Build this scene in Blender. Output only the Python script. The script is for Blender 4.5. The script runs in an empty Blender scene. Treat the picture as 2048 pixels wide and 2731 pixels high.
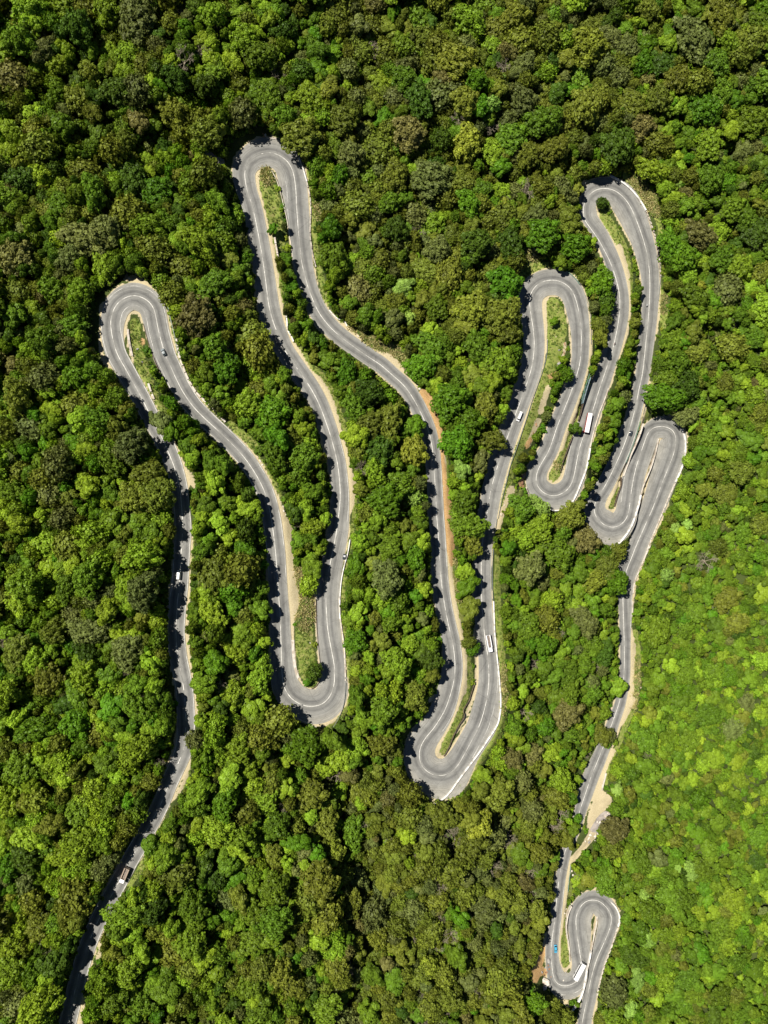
import bpy, bmesh, math, random
import numpy as np
from mathutils import Vector, Matrix, Euler
from mathutils.kdtree import KDTree
random.seed(7); np.random.seed(7)
scene = bpy.context.scene
C = scene.collection

# ------------------------------------------------------------------ camera, sky, sun, exposure
H = 372.0                      # camera height above datum
F = 1894.0                     # focal length in photo pixels (photo is 2048 x 2731)
CX, CY = 1024.0, 1365.5
cam_d = bpy.data.cameras.new('camera'); cam = bpy.data.objects.new('camera', cam_d); C.objects.link(cam)
cam.location = (0, 0, H)
cam_d.sensor_fit = 'HORIZONTAL'; cam_d.sensor_width = 36; cam_d.lens = 36*F/2048
cam_d.clip_start = 1; cam_d.clip_end = 6000
scene.camera = cam
ELEV = math.radians(60)
sdir = Vector((-0.84*math.cos(ELEV), 0.543*math.cos(ELEV), math.sin(ELEV))).normalized()
w = bpy.data.worlds.new('World'); scene.world = w; w.use_nodes = True
nt = w.node_tree; nt.nodes.clear()
sky = nt.nodes.new('ShaderNodeTexSky'); sky.sky_type = 'NISHITA'; sky.sun_disc = False
sky.altitude = 3000; sky.air_density = .7; sky.dust_density = .3; sky.sun_elevation = ELEV; sky.sun_rotation = math.atan2(sdir.x, sdir.y)
bg = nt.nodes.new('ShaderNodeBackground'); bg.inputs['Strength'].default_value = 0.05
wo = nt.nodes.new('ShaderNodeOutputWorld')
nt.links.new(sky.outputs[0], bg.inputs['Color']); nt.links.new(bg.outputs[0], wo.inputs['Surface'])
sun_d = bpy.data.lights.new('sun', 'SUN'); sun_d.energy = 5.0; sun_d.angle = math.radians(0.5); sun_d.color = (1, .95, .86)
sun = bpy.data.objects.new('sun', sun_d); C.objects.link(sun); sun.location = (-150, 100, 400)
sun.rotation_euler = sdir.to_track_quat('Z', 'Y').to_euler()
vs = scene.view_settings
vs.view_transform = 'Standard'; vs.look = 'None'; vs.gamma = 1; vs.use_curve_mapping = False; vs.exposure = 0.48
scene.cycles.max_bounces = 5; scene.cycles.diffuse_bounces = 2; scene.cycles.transmission_bounces = 3
scene.cycles.transparent_max_bounces = 4

# ------------------------------------------------------------------ traced road: x, y, left width, right width (photo px)
ROAD = [
(150,2850,23,23),(165,2790,23,23),(180,2731,23,23),(188.6,2695,23,23),(202,2632,23,23),(216,2578,23,23),(237,2513,23,23),(261,2457,23,23),
(284,2412,23,23),(312,2361,23,23),(346,2296,23,23),(370,2255,23,23),(398,2203,23,23),(426,2150,23,23),(453,2084,23,23),(480,2024,23,24),(491,1991,24,24),
(495.5,1936,24,25),(495,1906,24,25),(492,1855,23,25),(485,1807,23,25),(474,1749.5,23,25),(469,1689,23,24),(470.5,1650,23,24),(473.5,1602,23,24),
(478,1563,22,24),(481,1512,21,24),(484.5,1451,21,24),(487,1406,21,24),(484.5,1355,22,22),(479,1301,23,22),(466,1249.5,23,23),(450.5,1210,23,25),
(432.5,1168,24,25),(408,1122,25,23),(381,1068,26,23),(363,1034.5,27,23),(332.6,980,29,24),(311.5,941,31,25),(299.5,899,29,30),(295,863,27,37),
(298,842,28,39),(305.5,820.6,31,40),(320.6,802.5,33,40),(338.6,792,34,39),(357,788,35,39),(378,793,34,39),(396,804,33,38),(409.5,822,32,38),
(415.5,845,30,37),(423,884,29,34),(433.6,923,28,34),(442.6,953,28,33),(456,980,27,31),(471,1013,27,28),(489,1047,27,26),(516.5,1086,26,24),
(555.6,1125,25,23),(592,1158,24,23),(630,1196,24,23),(660,1231.5,24,23),(690.4,1279.6,24,23),(710,1325,25,23),(723.6,1385,26,24),(731,1439,26,24),
(735.6,1481.5,26,24),(740,1542,25,25),(744,1602,25,26),(747,1640,26,27),(749,1701,28,29),(751,1761,34,30),(752.5,1800,38,31),(758,1833,43,33),
(775,1860,45,36),(796,1875.5,46,42),(817,1883,46,47),(841,1883,45,49),(862,1875.5,44,49),(879,1857.5,42,46),(889,1833,40,40),(892.3,1806,38,33),
(891,1773,38,30),(883.3,1731,36,31),(874.3,1680,31,35),(870,1625,28,35),(869.7,1580,26,35),(876,1527,24,34),(886,1475.5,24,33),(898.4,1412,24,31),
(904.4,1361,24,27),(907.4,1319,24,24),(904.4,1270.6,24,23),(897,1222,24,23),(883,1168,24,23),(871,1131,24,24),(853,1083,24,25),(835,1046.6,24,25),
(814,1013.4,25,25),(784,971,26,25),(756.7,929,27,25),(737,881,29,26),(728,857,30,27),(717.5,817.5,30,28),(711.5,775,29,27),(707,739,28,26),
(699,683,27,25),(690,631.5,27,25),(679.3,577,27,25),(670.3,541,28,25),(660,511,29,26),(654,481,31,27),(653,457,34,29),(663,432.6,37,33),
(681,417.5,40,36),(702,409,42,38),(726,408,42,38),(750,417.5,40,39),(768,432.6,36,42),(780,454,33,44),(786,481,31,44),(789.3,511,31,38),
(791,550,32,31),(794,595,33,27),(798.4,647,32,24),(804.4,698,29,23),(817,751,26,23),(829,787,25,23),(850,833,25,25),(880,872,25,24),
(913.4,902,24,23),(949.6,929,24,22),(989,956,23,22),(1016,974,23,22),(1046,1000,22,22),(1078.4,1030,22,22),(1105.5,1069,22,22),(1129.6,1117,22,22),
(1144.7,1156,21,22),(1153.7,1201,20,22),(1158,1256,20,22),(1161,1307,20,22),(1165,1380,20,22),(1169,1431,20,22),(1173.3,1501,20,23),(1178,1561,20,24),
(1187,1621,20,26),(1196,1666.5,21,26),(1206.5,1712,21,28),(1212.5,1757,21,32),(1212.5,1796,21,35),(1205,1839,22,38),(1187,1891.7,26,38),(1160,1937,31,38),
(1135.6,1967,36,39),(1122,1991,40,40),(1118,2015,43,41),(1122,2036,45,44),(1135.6,2054.4,45,50),(1157,2066.5,45,58),(1178,2068,45,66),(1199,2062,44,60),
(1220,2042,40,44),(1238,2012,36,38),(1259,1973,34,42),(1277.3,1937,33,46),(1289.3,1900.7,33,45),(1298.4,1861.5,31,36),(1303.5,1819,28,30),(1303,1780,27,26),
(1300,1745,25,25),(1294,1705,23,26),(1289.3,1666.5,22,27),(1285,1607,21,27),(1283.3,1531,21,27),(1284.8,1471,21,27),(1289,1425,22,27),(1297,1380,22,28),
(1303,1340,23,29),(1310.4,1301,24,29),(1324,1252.6,25,28),(1337.6,1210,25,27),(1355.6,1159,26,26),(1373.7,1108,26,26),(1391.8,1060,26,26),(1405.4,1020.6,26,27),
(1417.4,981,27,28),(1423,945,28,28),(1424.5,911,29,28),(1421.5,875,29,29),(1415.5,836,27,31),(1412,802.5,27,34),(1417,780,29,37),(1429,763,30,39),
(1447,751,30,40),(1471,747,30,40),(1492,750,30,39),(1513.4,762,30,37),(1528.5,781,29,35),(1539,811.5,27,33),(1545,842,25,32),(1549.6,881,23,28),
(1550,920,22,26),(1546.6,965,22,24),(1536,1007,22,23),(1522,1048,23,23),(1504.4,1092,24,23),(1486,1137,24,24),(1466,1196,24,26),(1449.5,1226,25,28),
(1436,1250,26,28),(1430,1271,28,28),(1431.4,1292,30,28),(1443.4,1309,31,30),(1461.5,1320,31,34),(1482.6,1322,31,38),(1503.7,1313,30,37),(1519,1298,28,33),
(1529.3,1274,27,31),(1537,1235,27,27),(1546,1193,27,25),(1558,1157,27,25),(1579,1099.5,27,24),(1597.8,1040,25,24),(1616,986,23,22),(1631,941,22,22),
(1640.5,902,22,23),(1649.5,855,22,25),(1653,810,22,25),(1650.6,778,21,25),(1642,741,19,26),(1627,699,15,28),(1611.5,668,11,30),(1593.4,635,9,32),
(1572.3,606,8,34),(1559,586,7,36),(1555.5,567,8,36),(1557.5,545,11,33),(1568,524,19,29),(1584.4,509,26,26),(1602.5,503,30,25),(1623.6,503.5,32,28),
(1645,511.5,34,36),(1666,530,36,43),(1684,557,33,44),(1700.4,596,30,40),(1714,635,28,34),(1724.5,674,27,31),(1730.6,713,26,26),(1733,756,26,22),
(1732,798,25,20),(1729,846,24,20),(1723,905,23,20),(1718,955,21,19),(1712.5,1000,20,19),(1705,1033,20,18),(1693.6,1090,20,18),(1678.5,1145,21,19),
(1660.4,1196,22,20),(1639.3,1244,22,22),(1615.5,1292,22,24),(1598,1319.5,24,24),(1587,1341,28,24),(1584.5,1362,33,26),(1591,1380,37,32),(1606,1396,39,42),
(1624.3,1405,39,50),(1642.3,1405,39,45),(1660.4,1395,37,34),(1674,1374,36,26),(1680,1341,34,23),(1684.5,1304,32,28),(1693.6,1256,30,30),(1705.6,1217,24,32),
(1719,1178,20,32),(1727,1157,20,31),(1739,1143,22,30),(1754,1138,26,30),(1772,1138,29,31),(1790,1145,31,34),(1800.6,1160,31,38),(1801.5,1181,30,42),
(1796,1211,31,46),(1781,1250,34,42),(1763,1295.4,35,36),(1741.8,1352.6,33,33),(1717.7,1407,31,31),(1696.6,1455,31,20),(1683.6,1489,32,24),(1671.5,1519,33,24),
(1664.5,1549.5,31,18),(1661,1585.6,26,14),(1662,1631,23,12),(1663.4,1676,20,12),(1664.6,1721,17,12),(1664.6,1766.5,17,12),(1663.4,1805.6,17,12),(1658,1842,17,12),
(1650,1878,18,12),(1636.6,1916,19,14),(1622,1957,20,15),(1605,2001,20,17),(1593,2031,21,20),(1578,2067,21,22),(1562.7,2112,20,20),(1547.7,2157,18,15),
(1538.6,2187.5,17,12),(1526.6,2220.7,17,10),(1513,2254,17,10),(1501,2290,18,8),(1492,2336.5,18,10),(1487,2376,18,10),(1482.5,2418,18,12),(1479,2454,18,13),
(1474,2490,19,14),(1470.5,2521,19,16),(1470,2550.5,20,16),(1471.5,2571.6,22,16),(1473.8,2593,28,16),(1477,2609,35,18),(1486,2622.8,38,28),(1502.5,2629.4,38,36),
(1519,2627.3,36,38),(1535.6,2618.3,31,32),(1547.7,2599,27,20),(1550.7,2571.6,26,18),(1547.7,2550.5,25,26),(1543,2520,24,32),(1538.6,2490,22,38),(1535.6,2460,21,40),
(1538,2439,21,41),(1547.7,2418,22,40),(1562.8,2404,24,38),(1581,2400,26,37),(1599,2404,27,36),(1615.5,2418,25,37),(1626,2433,23,37),(1630.6,2448,21,36),
(1627.5,2472,21,34),(1617,2499,22,29),(1605,2526.4,22,23),(1593,2553.5,23,17),(1582.3,2586.6,24,13),(1573.3,2623,24,13),(1566,2662,24,13),(1558,2698,24,13),
(1552,2731,25,13),(1543,2790,25,13),(1534,2850,25,13)]
Z0, Z1 = 60.0, -50.0
R = np.array(ROAD, float)
def catmull(P, per=8):
    out = []
    n = len(P)
    for i in range(n-1):
        p0, p1, p2, p3 = P[max(i-1,0)], P[i], P[i+1], P[min(i+2,n-1)]
        m = max(2, int(np.hypot(*(p2[:2]-p1[:2]))/6))
        for k in range(m):
            t = k/m
            out.append(.5*((2*p1)+(-p0+p2)*t+(2*p0-5*p1+4*p2-p3)*t*t+(-p0+3*p1-3*p2+p3)*t**3))
    out.append(P[-1])
    return np.array(out)
S = catmull(R)
# resample evenly
d = np.r_[0, np.cumsum(np.hypot(*np.diff(S[:, :2], axis=0).T))]
L = d[-1]; N = int(L/5)
u = np.linspace(0, L, N)
S = np.stack([np.interp(u, d, S[:, k]) for k in range(4)], 1)
def smooth(a, n):
    for _ in range(n):
        b = a.copy(); b[1:-1] = .25*a[:-2]+.5*a[1:-1]+.25*a[2:]; a = b
    return a
S[:, :2] = smooth(S[:, :2], 2); S[:, 2:] = smooth(S[:, 2:], 4)
T = np.gradient(S[:, :2], axis=0); T /= np.hypot(T[:, 0], T[:, 1])[:, None]
NL = np.stack([T[:, 1], -T[:, 0]], 1)       # left of travel in image space (y down)
RZ = Z0+(Z1-Z0)*(u/L)
RZ = smooth(RZ, 10)
def up(px, py, z):
    dd = H-z
    return (np.asarray(px)-CX)*dd/F, -(np.asarray(py)-CY)*dd/F
def proj(x, y, z):
    dd = H-z
    return CX+x*F/dd, CY-y*F/dd
def lat(i, t):      # world point at lateral px offset t (positive = left of travel)
    p = S[i, :2]+NL[i]*t
    return up(p[0], p[1], RZ[i])

# ------------------------------------------------------------------ zone rasters in plan (2 px cells)
RW, RH = 1104, 1446; OFF = 80    # covers px -80 .. 2128, -80 .. 2812
ras = {k: np.zeros((RH, RW), np.float32) for k in 'PSGRDK'}
def disc(k, x, y, r, v=1.0):
    cx, cy, rr = (x+OFF)/2, (y+OFF)/2, r/2
    x0, x1 = int(max(0, cx-rr-1)), int(min(RW-1, cx+rr+2)); y0, y1 = int(max(0, cy-rr-1)), int(min(RH-1, cy+rr+2))
    if x1 <= x0 or y1 <= y0: return
    yy, xx = np.mgrid[y0:y1, x0:x1]
    m = np.clip(rr-np.hypot(xx-cx, yy-cy)+.5, 0, 1)*v
    ras[k][y0:y1, x0:x1] = np.maximum(ras[k][y0:y1, x0:x1], m)
def stroke(k, pts, r, v=1.0):
    pts = [tuple(p) if len(p) == 3 else (p[0], p[1], r) for p in pts]
    if len(pts) == 1: disc(k, *pts[0], v); return
    for a, b in zip(pts[:-1], pts[1:]):
        n = max(1, int(math.hypot(b[0]-a[0], b[1]-a[1])/2))
        for i in range(n+1):
            t = i/n
            disc(k, a[0]+(b[0]-a[0])*t, a[1]+(b[1]-a[1])*t, a[2]+(b[2]-a[2])*t, v)
for i in range(N):
    for t in np.arange(-S[i, 3], S[i, 2]+2, 3):
        p = S[i, :2]+NL[i]*t; disc('P', p[0], p[1], 2.5)
        if t < -S[i, 3]+3 or t > S[i, 2]-3: disc('S', p[0], p[1], 3.0+2.2*math.sin(i*.11+(2 if t < 0 else 0))*math.sin(i*.043))
def tl(x0, y0, pts, s=3.318):   # tile coordinates -> photo px
    return [(x0+p[0]/s, y0+p[1]/s)+((p[2]/s,) if len(p) == 3 else ()) for p in pts]
Zs = [
# sand shoulders
('S', tl(500,300,[(640,520,18),(610,600,18),(640,750,18),(690,950,18),(740,1150,20),(780,1400,20),(800,1600,20),(820,1659,18)])),
('S', tl(600,700,[(430,50,18),(460,250,20),(500,430,24),(540,600,22),(600,700,18),(680,830,16),(740,950,16),(830,1050,35),(880,1150,45),(930,1250,40),(970,1380,35),(1010,1500,28),(1050,1640,24)])),
('S', tl(600,1150,[(1030,60,20),(1060,150,22),(1080,300,30),(1110,400,34),(1130,480,36),(1125,600,26),(1110,720,12)])),
('S', tl(600,1150,[(60,30,16),(130,90,16),(240,190,12)])),
('S', tl(600,1150,[(400,470,14),(460,580,20),(490,680,26),(510,760,40),(545,860,55),(545,980,38),(560,1100,40),(580,1250,44),(600,1400,50),(610,1500,60),(600,1600,50)])),
('S', tl(600,1550,[(590,100,40),(600,200,42),(600,300,30),(590,400,18),(595,520,14),(605,600,14),(620,780,12),(660,880,14),(720,955,14),(780,965,14),(830,930,12)])),
('S', tl(300,1150,[(625,300,12),(650,370,32),(700,430,40),(740,490,28)])),
('S', tl(300,1150,[(700,850,14),(690,1100,14),(680,1300,14),(670,1500,22)])),
('S', tl(200,1650,[(995,30,18),(995,200,14),(1010,350,16),(1035,500,20),(1060,650,20),(1075,830,24)])),
('S', tl(200,1650,[(1020,1240,12),(990,1380,16),(940,1500,14),(880,1600,12)])),
('S', tl(50,2231,[(740,870,12),(700,1080,18)])), ('S', tl(50,2231,[(580,1420,20),(555,1550,28),(540,1659,30)])),
('S', tl(200,700,[(480,470,16),(450,550,14),(465,650,14),(490,780,14),(520,900,10)])),
('S', tl(200,700,[(240,370,16),(225,760,18),(260,880,18),(330,960,14)])),
('S', tl(200,700,[(600,500,22),(560,440,14),(500,440,12)])),
('S', tl(600,700,[(1180,660,26),(1100,600,16),(1050,540,14)])),
('S', tl(600,700,[(1300,760,14),(1420,820,34),(1500,880,36),(1580,950,30),(1640,1030,22)])),
('S', tl(1000,900,[(40,130,18),(150,190,22),(240,270,24),(310,360,18),(370,430,16)])),
('R', tl(1000,900,[(425,480,32),(470,560,50),(505,640,46),(530,740,42),(555,830,40),(568,900,34),(582,960,28),(595,1040,20),(610,1180,20),(622,1290,24)])),
('S', tl(1000,900,[(570,980,14),(600,1150,14),(610,1280,14)])),
('S', tl(1000,900,[(600,1040,22),(612,1180,22),(620,1300,22)])),
('R', tl(1000,900,[(628,1340,34),(645,1430,44),(645,1540,46),(640,1640,44)])),
('R', tl(1000,1350,[(645,20,44),(660,150,44),(655,280,40),(668,380,34),(680,520,18)])),
('S', tl(1000,1350,[(650,430,26),(665,560,20),(690,750,22),(720,950,20),(760,1120,20),(790,1300,22),(795,1500,24),(780,1650,26)])),
('S', tl(1000,1750,[(790,100,24),(790,220,22),(760,350,22),(710,480,22),(650,620,22),(580,740,20),(555,850,16),(590,900,16),(640,870,14),(700,760,10)])),
('S', tl(1000,1350,[(880,1080,10),(880,1200,12),(900,1350,12),(900,1500,12)])),
('S', tl(1000,1750,[(905,100,12),(890,300,14),(830,460,14),(780,580,12),(720,680,10)])),
('S', tl(1000,1750,[(300,1010,14),(340,1110,16),(420,1190,14),(520,1290,12)])), ('S', tl(1000,1750,[(490,385,22),(545,350,20),(570,300,10)])),
('S', tl(600,1550,[(660,1220,12),(760,1270,16),(860,1280,16),(950,1240,14),(1010,1170,12),(1050,1050,8)])),
('S', tl(600,1550,[(400,300,10),(400,540,10)])),
('S', tl(1000,900,[(1520,20,12),(1490,200,14),(1430,430,14),(1360,640,14),(1290,830,14),(1230,970,14),(1160,1180,14),(1110,1380,14),(1080,1600,14)])),
('S', tl(1000,1350,[(1090,120,22),(1085,200,18)])), ('S', tl(1200,1100,[(540,690,40),(500,780,22),(460,900,22),(430,1030,18)])),
('S', tl(1200,700,[(960,285,14),(870,290,16),(835,360,16),(835,450,18),(850,560,16),(850,680,12)])),
('S', tl(1200,700,[(1010,350,14),(1030,450,10),(1060,600,8),(1065,800,8)])),
('S', tl(1200,700,[(1230,420,14),(1245,600,16),(1240,800,18),(1210,950,20),(1170,1100,20),(1120,1250,20),(1080,1390,18),(1030,1520,18),(985,1650,18)])),
('S', tl(1350,1000,[(620,340,16),(560,460,18),(500,590,18),(430,720,16),(370,830,16),(355,930,14),(420,968,16),(480,920,14),(510,820,10)])),
('S', tl(1350,1000,[(230,760,20),(195,820,20),(185,950,20),(200,1050,16),(240,1120,12)])),
('S', tl(1200,700,[(1590,300,14),(1590,450,16),(1560,620,20),(1520,760,18),(1460,900,20),(1420,1060,20),(1360,1200,14),(1320,1350,14)])),
('S', tl(1500,400,[(310,520,14),(320,620,14),(380,720,16),(460,850,18),(520,980,18),(560,1080,20),(585,1250,20),(590,1450,20),(560,1650,18)])),
('S', tl(1500,400,[(500,860,30),(560,1020,14),(575,1110,24),(570,1150,14)])),
('S', tl(1500,400,[(740,540,10),(820,800,10),(860,1100,8),(830,1600,14)])), ('S', tl(1500,400,[(190,290,22),(230,280,14)])),
('S', tl(1350,1000,[(1265,60,14),(1250,200,12),(1215,380,10),(1180,550,16),(1120,700,16),(1050,830,26),(990,960,14),(920,1090,14),(890,1180,12),(930,1215,14),(970,1170,10),(1000,1020,8)])),
('S', tl(1350,1000,[(1340,560,20),(1320,640,16)])), ('S', tl(1350,1000,[(1470,370,20),(1440,350,12)])),
('S', tl(1350,1000,[(700,1100,14),(710,1240,16),(760,1340,14)])),
('D', tl(1350,1000,[(750,1240,30),(800,1320,30)])),
('S', tl(1450,1450,[(770,750,8),(790,900,24),(790,1000,24),(775,1100,30),(770,1200,34),(770,1300,34),(750,1400,32),(710,1510,34),(670,1600,26)])),
('S', tl(1400,1850,[(950,50,34),(900,150,34),(850,250,28)])),
('S', tl(1400,1850,[(770,510,30),(730,590,26),(690,700,26),(650,820,34),(640,900,60),(700,950,70),(640,1010,60),(600,1090,44),(590,1180,40),(600,1240,40),(560,1300,34),(530,1340,26),(430,1460,26),(400,1480,14),(390,1600,10)])),
('K', tl(1400,1850,[(720,1070,36),(670,1110,36),(610,1200,30)])),
('S', tl(1400,2231,[(385,230,14),(365,500,14),(340,700,12),(310,900,12),(305,1050,14),(310,1150,14),(350,1185,14),(390,1150,10)])),
('S', tl(1400,2231,[(200,880,32),(190,960,32),(200,1060,24),(210,1150,30),(200,1230,30),(240,1300,26),(300,1430,20),(370,1480,20),(420,1520,10)])),
('R', tl(1400,2231,[(60,1180,22),(130,1190,44),(180,1200,30)])), ('R', tl(1400,2231,[(90,1270,28),(160,1000,30)])),
('S', tl(1400,2231,[(645,690,22),(620,780,14),(605,860,12)])), ('S', tl(1400,2231,[(375,650,12),(365,800,12),(385,950,12)])),
('S', tl(1400,2231,[(630,460,14),(560,490,12)])), ('S', tl(1400,2231,[(620,1470,26),(600,1600,20)])),
('S', tl(500,300,[(420,410,20),(400,500,10)])), ('S', tl(0,500,[(1130,800,34),(1230,815,26),(1380,900,14)])),
('R', tl(200,700,[(590,690,26),(600,740,10)])), ('R', tl(500,300,[(690,200,16),(670,240,14)])),
('R', tl(1350,1000,[(150,880,22),(130,960,24),(150,990,14)])),
# grass islands
('G', tl(500,300,[(690,530,50),(700,640,66),(740,760,70),(760,900,66),(780,1050,60),(810,1180,50)])), ('D', tl(500,300,[(690,520,30),(710,600,36)])),
('G', tl(500,300,[(750,1100,22),(770,1300,24),(800,1500,24),(830,1659,24)])), ('G', tl(600,700,[(470,100,30),(500,350,30)])),
('G', tl(600,700,[(640,740,30),(720,850,36),(790,940,36),(860,1000,24),(930,1100,24),(980,1230,24),(1040,1400,20),(1080,1560,20)])),
('G', tl(200,700,[(530,530,40),(540,680,48),(560,800,50),(600,950,50),(640,1040,40),(720,1200,30),(790,1330,36)])),
('G', tl(200,700,[(840,500,14),(880,700,16),(930,880,16),(1010,1060,14),(1130,1220,14),(1230,1320,12)])),
('G', tl(200,700,[(1380,1420,26),(1500,1520,26),(1600,1620,30)])), ('G', tl(600,1150,[(80,10,20),(200,120,24),(330,300,26),(420,440,24),(500,580,14)])),
('G', tl(600,1550,[(700,430,80),(700,560,80),(720,680,76),(740,800,80),(760,880,56)])), ('D', tl(600,1550,[(690,120,70),(700,260,80),(690,380,50)])),
('D', tl(600,1150,[(640,1200,36),(660,1300,30),(700,1480,60),(700,1620,80)])),
('G', tl(1200,700,[(910,370,60),(940,480,80),(950,600,84),(930,760,70),(900,900,56),(850,1000,50),(800,1150,56),(740,1300,56),(690,1440,50),(640,1560,46),(610,1659,40)])),
('G', tl(1200,1100,[(600,250,50),(560,400,36),(530,550,36),(500,680,30),(450,830,16),(420,1000,14)])),
('S', tl(1200,700,[(1015,710,12),(1010,800,12),(960,920,10)])), ('R', tl(1200,700,[(890,1010,26),(930,980,14)])), ('S', tl(1200,700,[(920,640,4),(990,700,5)])),
('S', tl(1200,700,[(780,1400,26),(740,1490,20),(690,1620,22)])), ('R', tl(1200,1100,[(710,240,20),(680,300,20)])),('S', tl(1200,700,[(870,1110,26),(830,1220,26),(800,1320,26)])),
('G', tl(1200,700,[(690,50,40),(760,40,44),(840,30,40),(640,100,30)])), ('D', tl(1000,450,[(1340,760,40),(1420,770,50)])),
('S', tl(1000,450,[(1410,720,16)])),
('G', tl(1350,1000,[(610,300,16),(580,500,24),(530,640,28),(480,760,34),(430,880,46),(415,930,32)])), ('D', tl(1350,1000,[(450,800,30)])),
('G', tl(1200,700,[(1150,1300,20),(1120,1400,20)])),
('G', tl(1500,400,[(350,560,40),(400,660,60),(460,760,66),(520,880,60),(560,1000,44),(600,1150,26),(600,1300,16)])),
('G', tl(1500,400,[(870,1250,30),(880,1400,50),(900,1550,30)])), ('D', tl(1500,400,[(640,250,50),(720,350,50),(780,450,56),(830,550,40)])),
('G', tl(1500,400,[(560,220,30),(860,620,30),(880,760,30)])), ('D', tl(1500,400,[(900,1300,20),(890,1420,20)])),
('G', tl(1350,1000,[(1195,400,12),(1150,560,12),(1090,720,12),(1010,900,12),(980,1000,24),(940,1120,26),(935,1170,20)])),
('G', tl(1350,1000,[(1290,80,20),(1250,300,20),(1230,400,20)])),
('G', tl(1400,2231,[(370,640,22),(350,800,24),(350,950,34),(355,1080,38),(360,1150,24)])), ('G', tl(1400,2231,[(400,400,18),(400,520,18)])),
('G', tl(1000,1350,[(1080,450,20),(1080,700,30),(1090,900,30),(1100,1100,26),(1130,1400,30),(1140,1650,26)])),
('G', tl(1000,1750,[(1140,200,26),(1150,450,30),(1090,680,40),(960,860,44),(850,1010,44),(740,1150,44),(650,1260,30)])), ('D', tl(1000,1750,[(1140,100,20),(1150,400,16),(900,900,20)])),
('G', tl(1000,1750,[(830,200,24),(800,380,20),(740,540,26),(690,640,34),(640,760,40),(600,850,28)])), ('G', tl(1000,1350,[(830,1350,20),(850,1500,24)])),
('G', tl(1000,900,[(620,1050,24),(640,1300,20)])), ('D', tl(1000,1350,[(700,480,16),(720,650,24),(740,820,24)])), ('G', tl(1000,1350,[(700,550,16),(730,760,16),(770,1000,20)])),
('D', tl(1000,900,[(60,40,36),(170,130,40),(250,200,24),(320,300,22)])), ('D', tl(600,700,[(1130,590,24),(1300,690,40),(1450,770,44),(1600,880,44)])), ('G', tl(600,700,[(1040,520,20),(1200,650,16)])),
('G', tl(600,700,[(860,200,20),(900,370,20)])), ('G', tl(500,300,[(1120,900,30),(1060,500,16),(1150,1300,24),(1190,1500,24)])), ('D', tl(500,300,[(1140,830,24),(1170,950,14)])),
('G', tl(600,1550,[(1040,300,20),(1075,500,18),(1090,800,20),(1085,1000,24),(1040,1200,26),(900,1310,30)])), ('G', tl(600,1150,[(1170,480,16),(1150,650,18),(1130,850,18),(1100,1050,16),(1060,1250,20),(1040,1500,20)])),
('G', tl(50,2231,[(1110,220,24),(1050,330,26),(970,450,20)])), ('G', tl(50,2231,[(700,980,20),(650,1090,16)])),
('G', tl(200,1650,[(1020,1330,16),(950,1500,20)])), ('G', tl(300,1150,[(715,950,12),(710,1150,12)])),
('G', tl(1450,1450,[(810,780,24),(830,950,30),(830,1100,30),(820,1250,30),(800,1420,26)])), ('D', tl(1450,1450,[(820,1000,16),(830,1150,18),(790,1450,20)])),
('G', tl(1400,1850,[(990,30,20),(940,180,20),(880,300,24),(840,430,20),(740,620,14),(720,800,14)])),
('K', tl(500,300,[(190,370,34),(240,420,44),(300,440,30)])), ('K', tl(0,500,[(1120,760,14)])), ('D', tl(500,300,[(30,340,40),(70,370,20)])),
]
for k, pts in Zs: stroke(k, pts, 6)
clear = np.maximum.reduce([ras[k] for k in 'PSGRK']); clear = np.maximum(clear, ras['D'])
def rlook(k, px, py):
    a = ras[k] if isinstance(k, str) else k
    x = np.clip((np.asarray(px)+OFF)/2, 0, RW-1.01); y = np.clip((np.asarray(py)+OFF)/2, 0, RH-1.01)
    x0 = x.astype(int); y0 = y.astype(int); fx = x-x0; fy = y-y0
    return (a[y0, x0]*(1-fx)*(1-fy)+a[y0, x0+1]*fx*(1-fy)+a[y0+1, x0]*(1-fx)*fy+a[y0+1, x0+1]*fx*fy)
ras['N'] = np.zeros((RH, RW), np.float32)
for q in [(300,770,22),(275,800,22),(262,840,22),(258,880,22),(262,920,18),(330,755,20),(270,960,10),(640,385,18),(665,370,18),(700,355,14),(625,410,14),(612,450,10),(452,1512,17),(440,1495,10),(312,2318,16),(1500,2650,10),(1450,2620,24),(1433,2592,14),(1455,2562,14),(1420,2600,12),(1095,1960,18),(1090,2010,18),(1100,2050,16),(1130,1930,14),(1395,760,8),(1570,500,10)]: disc('N', *q)
clear = np.maximum(clear, ras['N'])
ys, xs = np.nonzero(clear > .5)
sel = ((xs+ys) % 2 == 0)
kd = KDTree(int(sel.sum()))
for i, (a, b) in enumerate(zip(xs[sel], ys[sel])): kd.insert((a*2-OFF, b*2-OFF, 0), i)
kd.balance()
def cdist(px, py): return kd.find((px, py, 0))[2]

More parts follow.
